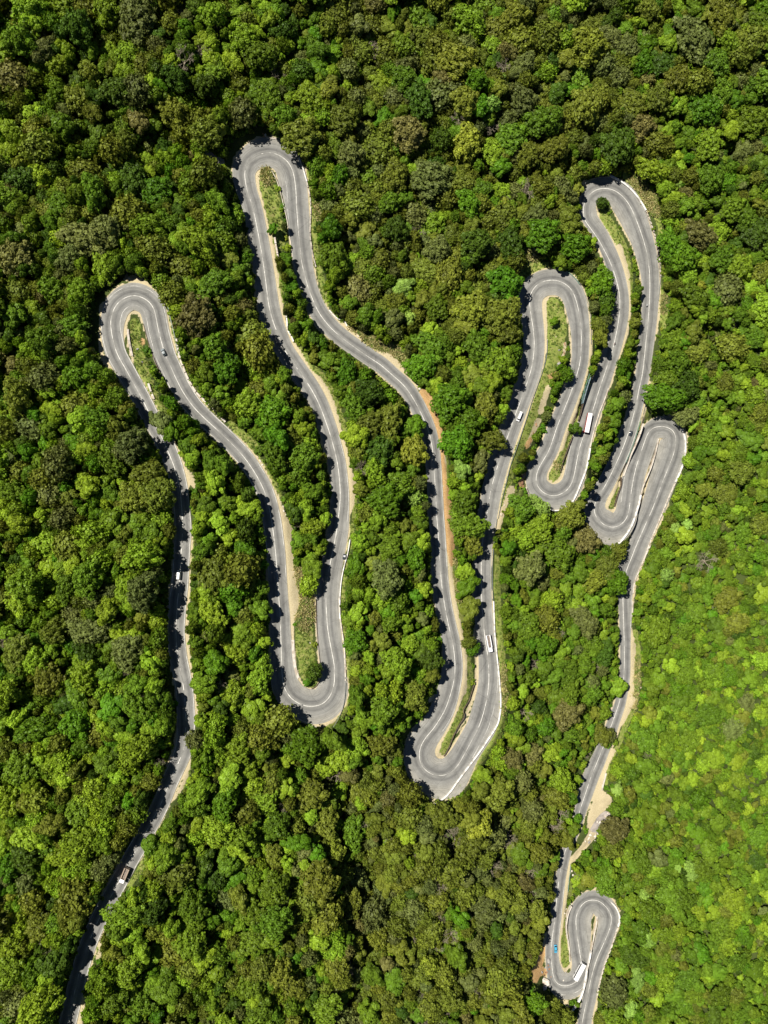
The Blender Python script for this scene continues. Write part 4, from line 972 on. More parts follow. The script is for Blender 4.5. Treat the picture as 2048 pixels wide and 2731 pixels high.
W_('parapet_wall', tl(500,300,[(1056,615),(1082,740),(1090,880),(1084,1060),(1092,1150),(1110,1260),(1135,1365)]), .5, .7, M_stone, 'broken grey stone wall descending from the white parapet of the tallest hairpin', blocks=3, group=GW)
W_('kerb_wall_or_step_shade', tl(500,300,[(705,225),(770,232),(845,265)]), .35, .5, M_conc, 'low pale wall at the very top of the tallest hairpin', group=GW)
W_('kerb_wall_or_step_shade', tl(500,300,[(745,515),(785,590),(820,700),(850,820),(880,950),(900,1080),(925,1220)]), .3, .5, M_conc, 'thin pale kerb along the right side of the upper-left grass island', group=GW)
W_('block_wall', tl(500,300,[(770,1105),(785,1200),(800,1280)]), .9, .5, M_conc, 'short sandy block wall below the round shrub on the grass island', blocks=3, group=GW)
rail('guard_rail', tl(200,700,[(815,360),(845,500),(885,670),(905,800)]), M_rail, 'thin grey rail outside the right leg of the leftmost hairpin')
W_('block_wall', tl(200,700,[(893,675),(915,800),(950,910),(1000,1030),(1080,1160),(1200,1270),(1270,1350),(1330,1410)]), .9, .7, M_conc, 'long row of sandy stone blocks beside the leg below the small grey car', blocks=2, group=GW)
W_('drain_slab', tl(200,700,[(466,590),(475,680),(490,760),(505,825)]), 1.0, .12, M_stone, 'wide pale concrete slab on the island of the leftmost hairpin', 'slab', group=GW)
W_('block_wall', tl(200,700,[(648,1070),(670,1140),(698,1210)]), .9, .6, M_conc, 'short block wall on the lower tail of the leftmost island', blocks=3, group=GW)
W_('kerb_wall_or_step_shade', tl(200,700,[(605,545),(640,680),(680,800),(730,930),(800,1080),(860,1180)]), .3, .3, M_stepshade, 'painted earth-step shadow on the inner right of the leftmost hairpin island', group=GW)  # thin dark strip drawn for the shadow of a ground step
W_('block_wall', tl(600,700,[(530,430),(548,520),(552,590),(590,660),(605,700)]), .6, .8, M_white, 'whitish wall beside the third leg under its upper bend', blocks=3, group=GW)
W_('kerb_wall_or_step_shade', tl(600,700,[(920,420),(965,470),(1000,498),(1050,515),(1080,560)]), .45, .6, M_white, 'short curved white wall on the outside of the fourth leg', group=GW)
W_('parapet_wall', tl(600,1150,[(1105,960),(1085,1080),(1060,1170),(1035,1280),(1020,1400),(1015,1530),(1016,1659)]), .5, .8, M_white, 'long whitish wall beside the silver and black car on the third leg', group=GW)
W_('parapet_wall', tl(600,1550,[(1010,150),(1018,320),(1040,480),(1055,600),(1062,740),(1066,880)]), .6, .8, M_conc, 'pale stone wall on the outer right of the bottom-centre-left hairpin', blocks=3, group=GW)
rail('guard_rail', tl(600,1550,[(1068,900),(1062,1010),(1045,1110),(1010,1200),(965,1280),(932,1325)]), M_rail, 'curved grey rail around the bottom-centre-left hairpin')
W_('kerb_wall_or_step_shade', tl(600,1550,[(600,520),(605,640),(622,770),(650,860)]), 1.3, .16, M_conc, 'pale concrete strip on the left edge of the grassy island', 'slab', group=GW)
W_('kerb_wall_or_step_shade', tl(600,1550,[(805,160),(808,330),(820,500),(835,650),(845,760),(850,850),(810,925),(765,955)]), .3, .3, M_stepshade, 'painted earth-step shadow on the right edge of the grassy island', group=GW)
W_('kerb_wall_or_step_shade', tl(600,1550,[(640,1215),(720,1255),(810,1290)]), .4, .5, M_conc, 'low kerb at the foot of the bottom-centre-left hairpin', group=GW)
W_('parapet_wall', tl(1000,1350,[(1050,840),(1055,1000),(1062,1150),(1082,1350),(1098,1500),(1110,1659)]), .55, .9, M_white, 'white parapet beside the white open lorry', group=GW)
W_('parapet_wall', tl(1000,1750,[(1112,466),(1090,590),(1040,680),(1000,740),(940,830),(870,925),(790,1030),(710,1140),(660,1210),(600,1265),(530,1308)]), .7, 1.0, M_white, 'long white parapet sweeping round the big lower-centre hairpin', group=GW)
W_('parapet_wall', tl(1000,1750,[(1109,300),(1113,380),(1113,455)]), .6, .95, M_white, 'white parapet piece above the kink of the big lower-centre hairpin', group=GW)
W_('kerb_wall_or_step_shade', tl(1000,1750,[(885,230),(850,340),(830,400),(785,480),(790,540),(740,620),(690,720),(655,810),(610,890)]), .3, .3, M_stepshade, 'jagged painted earth-step shadow on the right of the slender centre island', group=GW)
rail('guard_rail', tl(1000,900,[(1527,20),(1520,150),(1495,260),(1440,420),(1390,560),(1350,690),(1300,840),(1250,990),(1200,1130),(1160,1290),(1120,1450),(1090,1600)]), M_rail, 'long pale rail beside the white van, above the grassy verge')
rail('guard_rail', tl(1000,1350,[(1080,110),(1060,260),(1045,420),(1038,560),(1040,700),(1045,830)]), M_rail, 'pale rail on the right of the tree-shaded leg')
rail('guard_rail', tl(1200,700,[(895,38),(950,42),(1020,70),(1090,120),(1150,195)]), M_green, 'green rail over the top of the middle-right upper hairpin')
rail('guard_rail', tl(1200,700,[(1200,290),(1225,370),(1243,460),(1248,580),(1250,720)]), M_rail, 'grey rail right of the middle-right upper hairpin')
W_('retaining_wall', tl(1200,700,[(1255,990),(1235,1050),(1210,1130),(1178,1245)]), 0.3, .5, M_teal, 'low teal panel wall between two legs above the round tree', group=GW)
rail('guard_rail', tl(1200,700,[(1235,985),(1215,1050),(1190,1130),(1165,1220)]), M_green, 'green rail just left of the teal panel wall')
W_('kerb_wall_or_step_shade', tl(1200,700,[(1180,1250),(1160,1330),(1140,1400)]), .3, .3, M_stepshade, 'painted earth-step shadow above the round tree beside the red and white bus', group=GW)
W_('kerb_wall_or_step_shade', tl(1350,1000,[(590,540),(560,620),(530,700),(500,780),(480,860)]), .3, .3, M_stepshade, 'painted earth-step shadow along the island left of the red and white bus leg', group=GW)
W_('parapet_wall', tl(1350,1000,[(905,120),(870,220),(830,320),(795,430),(765,540),(745,640)]), .5, .8, M_conc, 'pale parapet just right of the red and white bus', group=GW)
W_('parapet_wall', tl(1350,1000,[(744,645),(725,760),(700,860),(665,950),(620,1060),(583,1130)]), .75, 1.1, M_white, 'bright white parapet on the right of the hairpin under the bus', group=GW)
W_('parapet_wall', tl(1350,1000,[(388,1192),(430,1200),(492,1194)]), .6, .9, M_white, 'short white parapet at the foot of the hairpin under the bus', group=GW)
W_('kerb_wall_or_step_shade', tl(1350,1000,[(175,990),(200,1050),(245,1115)]), .4, .6, M_stone, 'brown stone edge lower left of the hairpin under the bus', group=GW)
W_('parapet_wall', tl(1500,400,[(420,222),(490,260),(560,305),(620,360),(670,420),(710,480),(740,532)]), .8, 1.0, M_white, 'thick white parapet on the outside of the top-right hairpin', group=GW)
W_('block_wall', tl(1500,400,[(742,540),(775,620),(805,710),(832,810),(852,920),(866,1030),(870,1130)]), .6, .7, M_stone, 'row of pale stones below the parapet of the top-right hairpin', blocks=1, group=GW)
rail('guard_rail', tl(1500,400,[(868,1140),(860,1230),(852,1330)]), M_rail, 'short grey rail ending the stone row of the top-right hairpin')
rail('guard_rail', tl(1500,400,[(170,330),(205,290),(245,262),(330,242),(415,242)]), M_rail, 'thin grey rail over the crest of the top-right hairpin')
rail('guard_rail', tl(1350,1000,[(1255,150),(1245,210),(1228,280),(1213,345)]), M_rail, 'short grey rail above the rightmost hairpin entrance')
rail('guard_rail', tl(1350,1000,[(1190,405),(1165,490),(1130,600),(1095,690),(1060,775)]), M_green, 'green rail beside the small dark car leg')
W_('retaining_wall', tl(1350,1000,[(1213,430),(1190,510),(1150,610),(1110,700),(1080,780),(1040,895)]), .7, .5, M_conc, 'sandy concrete retaining wall right of the green rail', group=GW)
W_('kerb_wall_or_step_shade', tl(1350,1000,[(1022,905),(1018,980),(990,1060),(960,1160)]), .3, .3, M_stepshade, 'painted earth-step shadow on the island of the white-walled lower-right hairpin', group=GW)
W_('parapet_wall', tl(1350,1000,[(1350,562),(1325,680),(1290,800),(1250,900),(1215,980),(1192,1060)]), .5, .6, M_conc, 'pale parapet dividing the rightmost hairpin', group=GW)
W_('retaining_wall', tl(1350,1000,[(1192,1062),(1178,1130),(1155,1210),(1125,1300),(1085,1380),(1035,1450),(985,1500),(930,1535),(860,1553)]), .9, 1.1, M_white, 'bright white retaining wall round the white-walled lower-right hairpin', group=GW)
W_('parapet_wall', tl(1350,1000,[(1552,475),(1575,530),(1588,600),(1583,700),(1565,790),(1535,870),(1500,950)]), .8, 1.0, M_white, 'thick white parapet outside the rightmost hairpin', group=GW)
W_('block_wall', tl(1350,1000,[(1495,960),(1450,1060),(1400,1180),(1350,1300),(1300,1420),(1260,1520),(1215,1650)]), .6, .8, M_conc, 'pale stone wall following the long outer edge below the rightmost hairpin', blocks=2, group=GW)
W_('block_wall', tl(1450,1450,[(945,15),(900,110),(865,190),(840,250),(815,310),(800,370),(792,440)]), .6, .8, M_conc, 'curving stone wall where the right leg narrows into the trees', blocks=2, group=GW)
W_('kerb_wall_or_step_shade', tl(1450,1450,[(788,510),(788,570),(783,640)]), .5, .6, M_conc, 'short pale kerb left of the scrub on the straight right leg', group=GW)
W_('kerb_wall_or_step_shade', tl(1400,1850,[(718,705),(705,760),(690,810),(682,855)]), .9, .5, M_conc, 'short pale wall beside the sandy shoulder above the landslip', group=GW)
W_('parapet_wall', tl(1400,2231,[(768,585),(805,630),(832,690),(838,740),(825,800)]), .8, 1.0, M_white, 'white parapet on the upper right of the small bottom loop', group=GW)
W_('block_wall', tl(1400,2231,[(822,808),(795,890),(770,970),(740,1050),(710,1130),(685,1210),(660,1310),(640,1410)]), .6, .8, M_conc, 'pale stone wall down the right side of the small bottom loop', blocks=2, group=GW)
W_('parapet_wall', tl(1400,2231,[(640,708),(632,790),(615,870),(600,950),(588,1010)]), .5, .6, M_conc, 'pale divider wall inside the small bottom loop', group=GW)
W_('retaining_wall', tl(1400,2231,[(586,1015),(570,1100),(550,1180),(535,1270),(518,1360),(490,1440),(455,1500),(415,1550)]), .9, 1.0, M_white, 'bright white retaining wall right of the white coach', group=GW)
W_('kerb_wall_or_step_shade', tl(1400,2231,[(415,620),(385,690),(370,780),(372,860),(385,940),(395,1020),(398,1110)]), .55, .7, M_conc, 'curved pale wall left of the small bottom loop', group=GW)
rail('guard_rail', tl(1400,2231,[(405,250),(398,330),(388,420),(380,490)]), M_green, 'green rail beside the leg above the small bottom loop')

# ------------------------------------------------------------------ rocks
def rock_mesh(name, seed, m, flat=.6):
    bm = bmesh.new(); bmesh.ops.create_icosphere(bm, subdivisions=3, radius=1)
    rng = random.Random(seed); pl = [(Vector((rng.gauss(0, 1), rng.gauss(0, 1), rng.gauss(0, 1))).normalized(), rng.uniform(.62, .9)) for _ in range(9)]
    for v in bm.verts:
        for n_, d_ in pl:
            q = v.co.dot(n_)
            if q > d_: v.co -= n_*(q-d_)
        v.co += v.co.normalized()*(.05*math.sin(v.co.x*7+seed)*math.cos(v.co.y*6)+.03*math.sin(v.co.z*11))
        v.co.z *= flat
    me = bpy.data.meshes.new(name); bm.to_mesh(me); bm.free(); me.materials.append(m); return me
M_rp = noisy('pale_rock', (.56,.50,.42), (.74,.70,.62), .8, c3=(.42,.33,.25), scale2=.4)
M_rg = noisy('grey_rock', (.24,.23,.22), (.38,.37,.35), .8, c3=(.17,.16,.15), scale2=.4)
M_rb = noisy('brown_rock', (.24,.13,.075), (.38,.21,.12), .9, c3=(.12,.07,.045), scale2=.5)
RK = {c: [rock_mesh('boulder', 3*i+s, m) for i in range(2)] for s, (c, m) in enumerate((('pale', M_rp), ('grey', M_rg), ('brown', M_rb)))}
rocks = []
def rk(px, py, rx, ry, colr, ang=0, hf=.8, label=None, name='boulder'):
    x, y, z = at(px, py, 0); s = (H-z)/F; me = RK[colr][random.randrange(2)]
    o = link(bpy.data.objects.new(name, me)); o.location = (x, y, z+min(rx, ry)*s*.15); o.rotation_euler = (0, 0, math.radians(ang)); o.scale = (rx*s, ry*s, min(rx, ry)*s*hf)
    rocks.append((o, px, py, colr, rx*s, label)); return o
rk(1452,2617,17,11,'pale',-28,1.1,'huge cream boulder at the lower left of the small hairpin'); rk(1451,2634,9,8,'pale',20,.8,'smaller cream boulder just below the huge cream one')
rk(1464,2561,5,10,'grey',-8,1.0,'upright grey boulder left of the blue car')
for q in tl(1200,700,[(930,560,16),(965,775,12),(960,895,19)]): rk(q[0],q[1],q[2],q[2]*.8,'grey',20)
for x0,y0,P_,cc in ((600,1150,[(290,230,12),(312,262,13),(332,298,13),(515,665,11),(520,705,10),(541,738,12)],'pale'),(200,700,[(458,82,15),(540,106,11),(483,142,12),(562,150,11),(590,120,8),(435,150,8)],'pale'),
    (200,700,[(553,768,13),(595,880,12),(880,1180,10)],'grey'),(600,1550,[(752,546,10),(1000,1280,12),(928,1358,10)],'pale'),(500,300,[(690,200,14),(705,222,10)],'pale'),(500,300,[(668,190,8)],'brown'),
    (1450,1450,[(858,1277,13),(878,985,8),(825,1385,8)],'pale'),(1200,1100,[(452,905,14),(480,820,8)],'pale'),(600,700,[(1180,655,12),(1212,668,14)],'pale'),(600,700,[(365,735,12)],'pale'),(1200,700,[(965,15,12)],'pale'),
    (1400,2231,[(410,600,14),(425,340,12),(415,305,10),(680,490,8),(350,680,9),(365,640,8),(340,1272,9)],'pale'),(1400,2231,[(190,1200,14),(215,1170,11),(170,1230,12),(230,1240,10),(205,1140,9)],'brown'),
    (1400,2231,[(185,1160,12),(150,1200,13)],'grey'),(1000,900,[(372,428,10),(395,455,12),(372,450,7)],'pale')):
    for q in tl(x0,y0,P_): rk(q[0],q[1],q[2],q[2]*random.uniform(.6,1),cc,random.random()*180)
for _ in range(46):
    t = random.random(); a, b = ((745, 1060), (560, 1310))
    X_ = a[0]+(b[0]-a[0])*t+random.gauss(0, 26); Y_ = a[1]+(b[1]-a[1])*t+random.gauss(0, 22)
    q = tl(1400,1850,[(X_, Y_)])[0]; r_ = random.uniform(1.4, 3.8); rk(q[0],q[1],r_,r_*random.uniform(.6,1),random.choice(['grey','pale','pale']),random.random()*180)
for q in tl(1350,1000,[(130,900,26),(140,950,24),(125,985,16)]): rk(q[0],q[1],q[2]*.6,q[2],'brown',10,1.2)
for q in tl(1350,1000,[(155,900,14),(160,840,16),(175,760,18)]): rk(q[0],q[1],q[2]*.7,q[2],'grey',10,.9)
for q in tl(500,300,[(180,370,40),(240,430,44),(300,420,30),(215,395,30)]): rk(q[0],q[1],q[2],q[2]*.7,'grey',-25,.55)
for q in tl(1200,700,[(1015,720,22),(1010,800,20),(985,870,18),(760,1430,26),(735,1510,24),(705,1590,20)]): rk(q[0],q[1],q[2]*.32,q[2]*.8,'brown',15,.35,name='rock_ledge')
labr = label_sets([(i, r[1], r[2], r[3]+('' if 'ledge' not in r[0].name else ' flat'), r[4]*3) for i, r in enumerate(rocks) if not r[5]], 'rock')
for i, r in enumerate(rocks): tag(r[0], r[5] or labr[i], 'rock', 'loose rocks beside the road')

# ------------------------------------------------------------------ vehicles (x forward, y left, on the ground)
def paint(name, c, rough=.35): 
    m = noisy(name, tuple(v*.93 for v in c), c, 1.5, rough, spec=.5); m.node_tree.nodes['Principled BSDF'].inputs['Coat Weight'].default_value = .3; return m
V_white = paint('white_vehicle_paint', (.80,.80,.80)); V_red = paint('red_vehicle_paint', (.48,.05,.045)); V_grey = paint('grey_vehicle_paint', (.16,.19,.20)); V_silver = paint('silver_vehicle_paint', (.50,.51,.53))
V_blue = paint('blue_vehicle_paint', (.06,.36,.56)); V_dark = paint('dark_vehicle_paint', (.045,.055,.065)); V_brown = paint('brown_tarpaulin', (.34,.26,.20), .8)
M_glass = mat('dark_glass', (.02,.025,.03), .08, .6); M_tyre = mat('tyre_rubber', (.02,.02,.02), .9); M_rim = mat('wheel_metal', (.4,.4,.42), .4, .5, .7)
M_lamp = mat('lamp_glass', (.75,.74,.68), .2, .6); M_tail = mat('tail_lamp_red', (.40,.02,.02), .3, .5); M_black = mat('black_plastic', (.03,.03,.03), .7); M_load = noisy('load', (.12,.10,.09), (.30,.24,.19), 2)
def boxpart(name, par, m, *a, bev=0, taper=0):
    bm = bmesh.new(); add_box(bm, *a, bev, taper); return bmobj(name, bm, m, par, False)
def wheel(par, x, y, r, w_):
    bm = bmesh.new(); add_cyl(bm, (x, y-w_/2, r), (x, y+w_/2, r), r, r, 18); o = bmobj('wheel', bm, M_tyre, par)
    sgn = 1 if y > 0 else -1; bm = bmesh.new(); add_cyl(bm, (x, y+sgn*(w_/2-.05), r), (x, y+sgn*(w_/2+.012), r), r*.6, r*.5, 12); bmobj('rim', bm, M_rim, o)
def place(name, rear, front, h, label, cat, off=0):
    m_ = ((rear[0]+front[0])/2, (rear[1]+front[1])/2)
    i = nearest_i(*m_); zr = RZ[i]+.03
    a = Vector((*map(float, up(rear[0], rear[1], zr+h)), 0)); b = Vector((*map(float, up(front[0], front[1], zr+h)), 0))
    j0, j1 = max(0, i-3), min(N-1, i+3); A_ = lat(j0, 0); B_ = lat(j1, 0); dz = (RZ[j1]-RZ[j0])/math.hypot(B_[0]-A_[0], B_[1]-A_[1])
    dirr = (b-a).normalized(); dt = Vector((B_[0]-A_[0], B_[1]-A_[1], 0)).normalized(); sl = dz*dirr.dot(dt)
    c = (a+b)/2; e = bpy.data.objects.new(name, None); link(e)
    e.location = (c.x, c.y, zr+.02); e.rotation_mode = 'XYZ'; e.rotation_euler = (0, -math.atan(sl), math.atan2(dirr.y, dirr.x))
    tag(e, label, cat); return e, (b-a).length
def lights(e, L_, W, z, s=.22):
    for sg in (-1, 1):
        boxpart('headlight', e, M_lamp, L_/2-.04, L_/2+.015, sg*(W/2-.3)-s/2, sg*(W/2-.3)+s/2, z-.09, z+.09, bev=.02)
        boxpart('tail_light', e, M_tail, -L_/2-.015, -L_/2+.04, sg*(W/2-.2)-s/3, sg*(W/2-.2)+s/3, z-.09, z+.12, bev=.01)
def bus(rear, front, W, Hb, body, roof, label, stripe=None, name='bus'):
    e, L_ = place(name, rear, front, Hb, label, name.replace('_', ' '))
    boxpart('body', e, body, -L_/2, L_/2, -W/2, W/2, .35, Hb-.16, bev=.12)
    boxpart('roof', e, roof, -L_/2+.03, L_/2-.03, -W/2+.12, W/2-.12, Hb-.2, Hb, bev=.07)
    if stripe: 
        for sg in (-1, 1): boxpart('side_stripe', e, stripe, -L_/2+.3, L_/2-.3, sg*(W/2+.004)-.006, sg*(W/2+.004)+.006, .75, 1.25)
    n = int(L_/1.5)
    for sg in (-1, 1):
        for k in range(n):
            x0 = -L_/2+.45+k*(L_-1.2)/n; boxpart('window', e, M_glass, x0, x0+(L_-1.2)/n-.14, sg*(W/2+.003)-.012, sg*(W/2+.003)+.012, 1.55, Hb-.45, bev=.005)
        boxpart('mirror', e, M_black, L_/2+.02, L_/2+.14, sg*(W/2+.12)-.09, sg*(W/2+.12)+.09, 1.8, 2.25, bev=.03)
        wheel(e, L_/2-L_*.2, sg*(W/2-.14), .5, .3); wheel(e, -L_/2+L_*.24, sg*(W/2-.14), .5, .32)
    boxpart('windscreen', e, M_glass, L_/2-.03, L_/2+.02, -W/2+.16, W/2-.16, 1.25, Hb-.4, bev=.02)
    boxpart('rear_window', e, M_glass, -L_/2-.02, -L_/2+.03, -W/2+.25, W/2-.25, 1.6, Hb-.5, bev=.02)
    boxpart('bumper', e, M_black, L_/2-.02, L_/2+.08, -W/2+.05, W/2-.05, .35, .6, bev=.03)
    for xx in (-L_*.25, L_*.15): boxpart('roof_hatch', e, V_silver, xx-.35, xx+.35, -.35, .35, Hb-.01, Hb+.06, bev=.02)
    lights(e, L_, W, .8); return e
def sweep_body(name, prof, W, m, par, tumble=.0, zb=.9):
    """side profile (x,z) extruded across the width, narrowing above zb"""
    bm = bmesh.new(); rows = []
    for sg in (-1, 1): rows.append([bm.verts.new((x, sg*(W/2-(tumble*max(0, z-zb))), z)) for x, z in prof])
    n = len(prof)
    for i in range(n): j = (i+1) % n; bm.faces.new((rows[0][i], rows[0][j], rows[1][j], rows[1][i]))
    bm.faces.new(rows[0][::-1]); bm.faces.new(rows[1])
    bmesh.ops.recalc_face_normals(bm, faces=bm.faces)
    bmesh.ops.bevel(bm, geom=[x for x in bm.edges], offset=.05, segments=2, affect='EDGES', profile=.6)
    return bmobj(name, bm, m, par, True)
def car(rear, front, W, Hc, m, label, roofm=None, name='car', van=False):
    e, L_ = place(name, rear, front, Hc*.8, label, name)
    a = L_/2
    if van: prof = [(-a, .3), (-a, 1.0), (-a+.1, Hc), (a*.55, Hc), (a*.80, Hc*.62), (a, Hc*.5), (a, .3)]
    else: prof = [(-a, .3), (-a, .85), (-a*.88, .98), (-a*.62, Hc), (a*.12, Hc), (a*.48, .98), (a*.93, .80), (a, .6), (a, .3)]
    sweep_body('body', prof, W, m, e, .28)
    zt = Hc+.004
    if roofm: boxpart('roof_panel', e, roofm, -a*.56, a*.08, -W/2+.3, W/2-.3, Hc-.03, zt+.02, bev=.02)
    def slanted(nm, x0, z0, x1, z1, w0, w1):
        n_ = Vector((z1-z0, 0, -(x1-x0))).normalized()*.018
        if (n_.x < 0) != (x0 < 0 and x1 < 0): n_ = -n_
        vs2 = [Vector(p)+n_ for p in ((x0, -w0/2, z0), (x0, w0/2, z0), (x1, w1/2, z1), (x1, -w1/2, z1))]; lo = [v-n_*1.6 for v in vs2]
        meshobj(nm, vs2+lo, [(0,1,2,3),(7,6,5,4),(0,4,5,1),(1,5,6,2),(2,6,7,3),(3,7,4,0)], M_glass, e)
    if van:
        slanted('windscreen', a*.77, Hc*.66, a*.58, Hc*.96, W-.25, W-.4); slanted('rear_window', -a-.0, 1.1, -a+.08, Hc-.15, W-.4, W-.5)
        rows_ = ((-a*.8, -a*.2), (-a*.15, a*.3), (a*.34, a*.6))
        for sg in (-1, 1):
            for x0, x1 in rows_: boxpart('side_window', e, M_glass, x0, x1, sg*(W/2-.28*.45)-.03, sg*(W/2-.28*.45)+.035, 1.12, Hc-.28, bev=.01)
    else:
        slanted('windscreen', a*.46, 1.0, a*.16, Hc-.03, W-.25, W-.42); slanted('rear_window', -a*.86, 1.01, -a*.64, Hc-.04, W-.3, W-.45)
        for sg in (-1, 1): boxpart('side_window', e, M_glass, -a*.6, a*.2, sg*(W/2-.07)-.03, sg*(W/2-.07)+.03, .98, Hc-.16, bev=.01)
    for sg in (-1, 1):
        wheel(e, a*.62, sg*(W/2-.08), .3, .2); wheel(e, -a*.6, sg*(W/2-.08), .3, .2)
        boxpart('mirror', e, m, a*.3, a*.3+.14, sg*(W/2+.08)-.09, sg*(W/2+.08)+.09, .92, 1.06, bev=.02)
    lights(e, L_, W, .62, .2); return e
bus((1575.5,1102),(1564.5,1154),2.5,3.1,V_red,V_white,'long red bus with a white roof heading down the right-centre leg')
bus((1535,2616),(1559,2574),2.55,3.3,V_white,V_white,'long white coach with dark windscreen by the white retaining wall', name='coach')
car((1391,1098),(1381,1123),1.8,2.0,V_white,'white van driving beside the long guard rail',name='van',van=True)
car((474.5,1546),(476.5,1522),1.8,1.9,V_white,'white van half in tree shade on the left leg',name='van',van=True)
car((439,947),(431,930),1.55,1.4,V_grey,'small grey car on the right side of the leftmost hairpin')
car((1685,1149),(1681,1162),1.45,1.35,V_dark,'tiny dark car beside the green rail of the right leg')
car((919.5,1478),(917.5,1493),1.6,1.5,V_dark,'silver-roofed black car by the white wall on the third leg',roofm=V_silver)
car((1481.5,2521),(1483,2543),1.6,1.5,V_blue,'light blue car above the small bottom-left hairpin')
def lorry(rear, front, W, cabm, bedm, load, label):
    e, L_ = place('lorry', rear, front, 2.3, label, 'lorry'); a = L_/2; cl = L_*.24
    boxpart('cab', e, cabm, a-cl, a, -W/2+.08, W/2-.08, .5, 2.45, bev=.12); boxpart('chassis', e, M_black, -a+.1, a-.2, -W/2+.5, W/2-.5, .45, .8)
    boxpart('windscreen', e, M_glass, a-.03, a+.02, -W/2+.25, W/2-.25, 1.35, 2.15, bev=.02)
    x1 = a-cl-.15
    bm = bmesh.new(); add_box(bm, -a, x1, -W/2, W/2, .9, 1.02); add_box(bm, -a, x1, -W/2, -W/2+.10, 1.02, 2.5); add_box(bm, -a, x1, W/2-.10, W/2, 1.02, 2.5)
    add_box(bm, -a, -a+.10, -W/2+.10, W/2-.10, 1.02, 2.5); add_box(bm, x1-.10, x1, -W/2+.10, W/2-.10, 1.02, 2.6)
    o = bmobj('cargo_bed', bm, bedm, e)
    for sg in (-1, 1):
        boxpart('side_rail', o, bedm, -a, x1, sg*(W/2-.22)-.24, sg*(W/2-.22)+.24, 2.5, 2.56, bev=.02)
        wheel(e, a-cl*.55, sg*(W/2-.16), .45, .28); wheel(e, -a+L_*.2, sg*(W/2-.16), .45, .3)
        boxpart('mirror', e, M_black, a-.1, a+.02, sg*(W/2+.12)-.08, sg*(W/2+.12)+.08, 1.5, 1.95, bev=.02)
        boxpart('side_window', e, M_glass, a-cl*.75, a-cl*.2, sg*(W/2-.08)-.015, sg*(W/2-.08)+.015, 1.45, 2.1, bev=.01)
    boxpart('load', e, load, -a+.15, x1-.15, -W/2+.14, W/2-.14, 1.03, 1.9, bev=.08)
    lights(e, L_, W, .85)
lorry((1301.5,1695),(1309,1739),2.3,V_white,V_white,M_load,'white open lorry with a brown load heading down the centre leg')
lorry((338,2318),(323,2355),2.3,V_white,V_brown,M_load,'shaded lorry with tan sides and a dark load on the bottom-left leg')
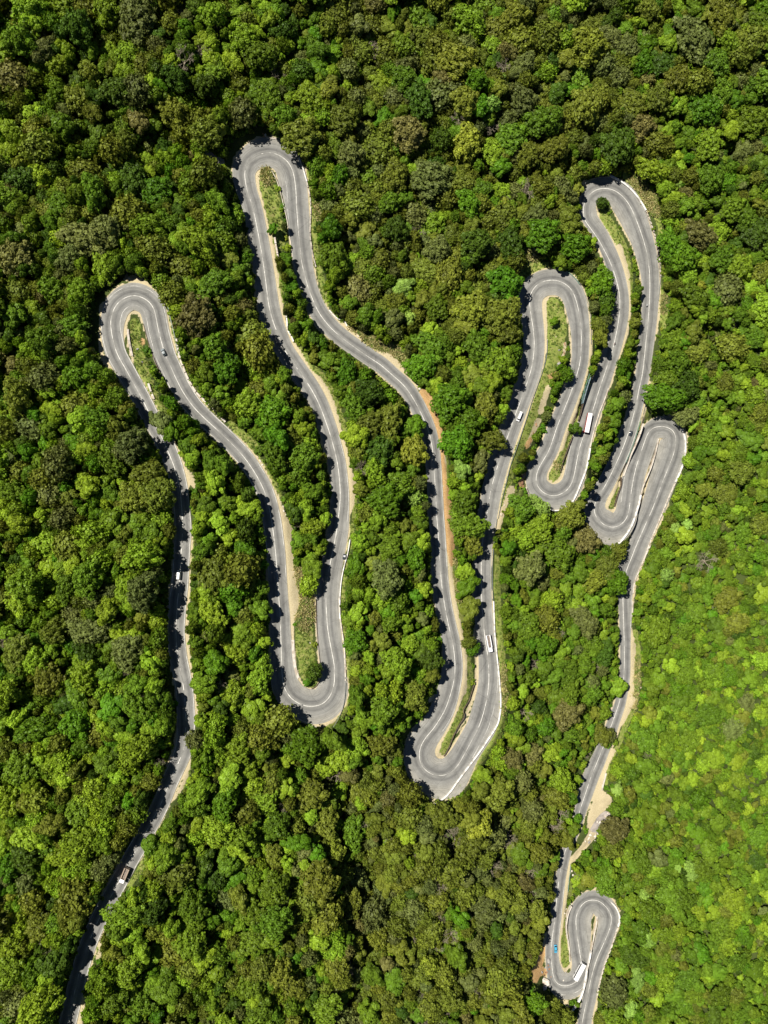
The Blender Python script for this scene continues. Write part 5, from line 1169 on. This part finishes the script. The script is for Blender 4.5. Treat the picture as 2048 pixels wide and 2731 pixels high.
# motorbikes with riders
M_skin = mat('skin', (.28,.17,.11), .6); M_shirt = {'white': mat('white_shirt', (.7,.7,.7), .8), 'dark': mat('dark_jacket', (.06,.05,.055), .8)}; M_trs = mat('trousers', (.05,.055,.07), .8)
def motorbike(rear, front, colr, label, plabel):
    e, L_ = place('motorbike', rear, front, .8, label, 'motorbike')
    for x in (-.62, .62):
        bm = bmesh.new(); add_cyl(bm, (x, -.05, .3), (x, .05, .3), .3, .3, 18); o = bmobj('wheel', bm, M_tyre, e); bm = bmesh.new(); add_cyl(bm, (x, -.056, .3), (x, .056, .3), .18, .18, 12); bmobj('rim', bm, M_rim, o)
    boxpart('frame', e, M_black, -.5, .45, -.09, .09, .35, .62, bev=.04); boxpart('fuel_tank', e, V_red if colr == 'dark' else V_grey, -.02, .42, -.14, .14, .6, .84, bev=.07); boxpart('seat', e, M_black, -.72, -.04, -.13, .13, .68, .8, bev=.04)
    bm = bmesh.new(); add_cyl(bm, (.5, -.34, .98), (.5, .34, .98), .02, .02, 8); add_cyl(bm, (.62, 0, .35), (.46, 0, .98), .035, .035, 8); bmobj('handlebar', bm, M_rim, e)
    bm = bmesh.new(); add_cyl(bm, (.56, 0, .82), (.68, 0, .82), .09, .08, 10); bmobj('headlight', bm, M_lamp, e)
    # rider: one skinned surface
    J = [(-.25,0,.88,.15),(-.2,0,1.12,.14),(-.12,0,1.36,.17),(-.08,0,1.47,.07),(-.05,0,1.54,.06),
         (-.12,.2,1.38,.07),(.1,.27,1.17,.052),(.36,.28,1.02,.04),(.46,.28,1.0,.04),(-.12,-.2,1.38,.07),(.1,-.27,1.17,.052),(.36,-.28,1.02,.04),(.46,-.28,1.0,.04),
         (-.2,.12,.86,.11),(.2,.2,.80,.085),(.05,.2,.42,.06),(.17,.2,.36,.045),(-.2,-.12,.86,.11),(.2,-.2,.80,.085),(.05,-.2,.42,.06),(.17,-.2,.36,.045)]
    E_ = [(0,1),(1,2),(2,3),(3,4),(2,5),(5,6),(6,7),(7,8),(2,9),(9,10),(10,11),(11,12),(0,13),(13,14),(14,15),(15,16),(0,17),(17,18),(18,19),(19,20)]
    me = bpy.data.meshes.new('person'); me.from_pydata([j[:3] for j in J], E_, [])
    me.materials.append(M_shirt[colr])
    p = link(bpy.data.objects.new('person', me)); p.matrix_world = Matrix.Translation(e.location) @ e.rotation_euler.to_matrix().to_4x4()
    md = p.modifiers.new('skin', 'SKIN'); sv = me.skin_vertices[0].data
    for i, j in enumerate(J): sv[i].radius = (j[3], j[3])
    sv[0].use_root = True; p.modifiers.new('sub', 'SUBSURF').levels = 1; p.modifiers['sub'].render_levels = 2
    tag(p, plabel, 'person')
    bm = bmesh.new(); bmesh.ops.create_uvsphere(bm, u_segments=16, v_segments=12, radius=.105, matrix=Matrix.Translation((-.01, 0, 1.63))); bmobj('head', bm, M_skin, p, True)
    bm = bmesh.new(); bmesh.ops.create_uvsphere(bm, u_segments=18, v_segments=12, radius=.145, matrix=Matrix.Translation((-.03, 0, 1.675)) @ Matrix.Diagonal((1.1, .95, .92, 1))); bmobj('helmet', bm, M_black if colr == 'dark' else V_white, p, True)
motorbike((1725.5,819.5),(1725,809),'white','small motorbike riding up the right leg near its white line','person in a white shirt riding the motorbike up the right leg')
motorbike((1641,911),(1637.5,921),'dark','motorbike riding down the leg above the red and white bus','person in dark clothes riding the motorbike above the red and white bus')
# green board lying at the foot of the bottom-centre-left hairpin
x, y, z = at(898, 1957, 0); e = empty('sign_board', (x, y, z), math.radians(25)); tag(e, 'green sign board on two posts below the bottom-centre-left hairpin', 'sign')
boxpart('panel', e, M_green, -1.3, 1.3, -.04, .04, 1.0, 2.1, bev=.02)
for xx in (-.9, .9): boxpart('post', e, M_rail, xx-.05, xx+.05, .045, .13, -.2, 2.05)
print('done', time.time()-t0)
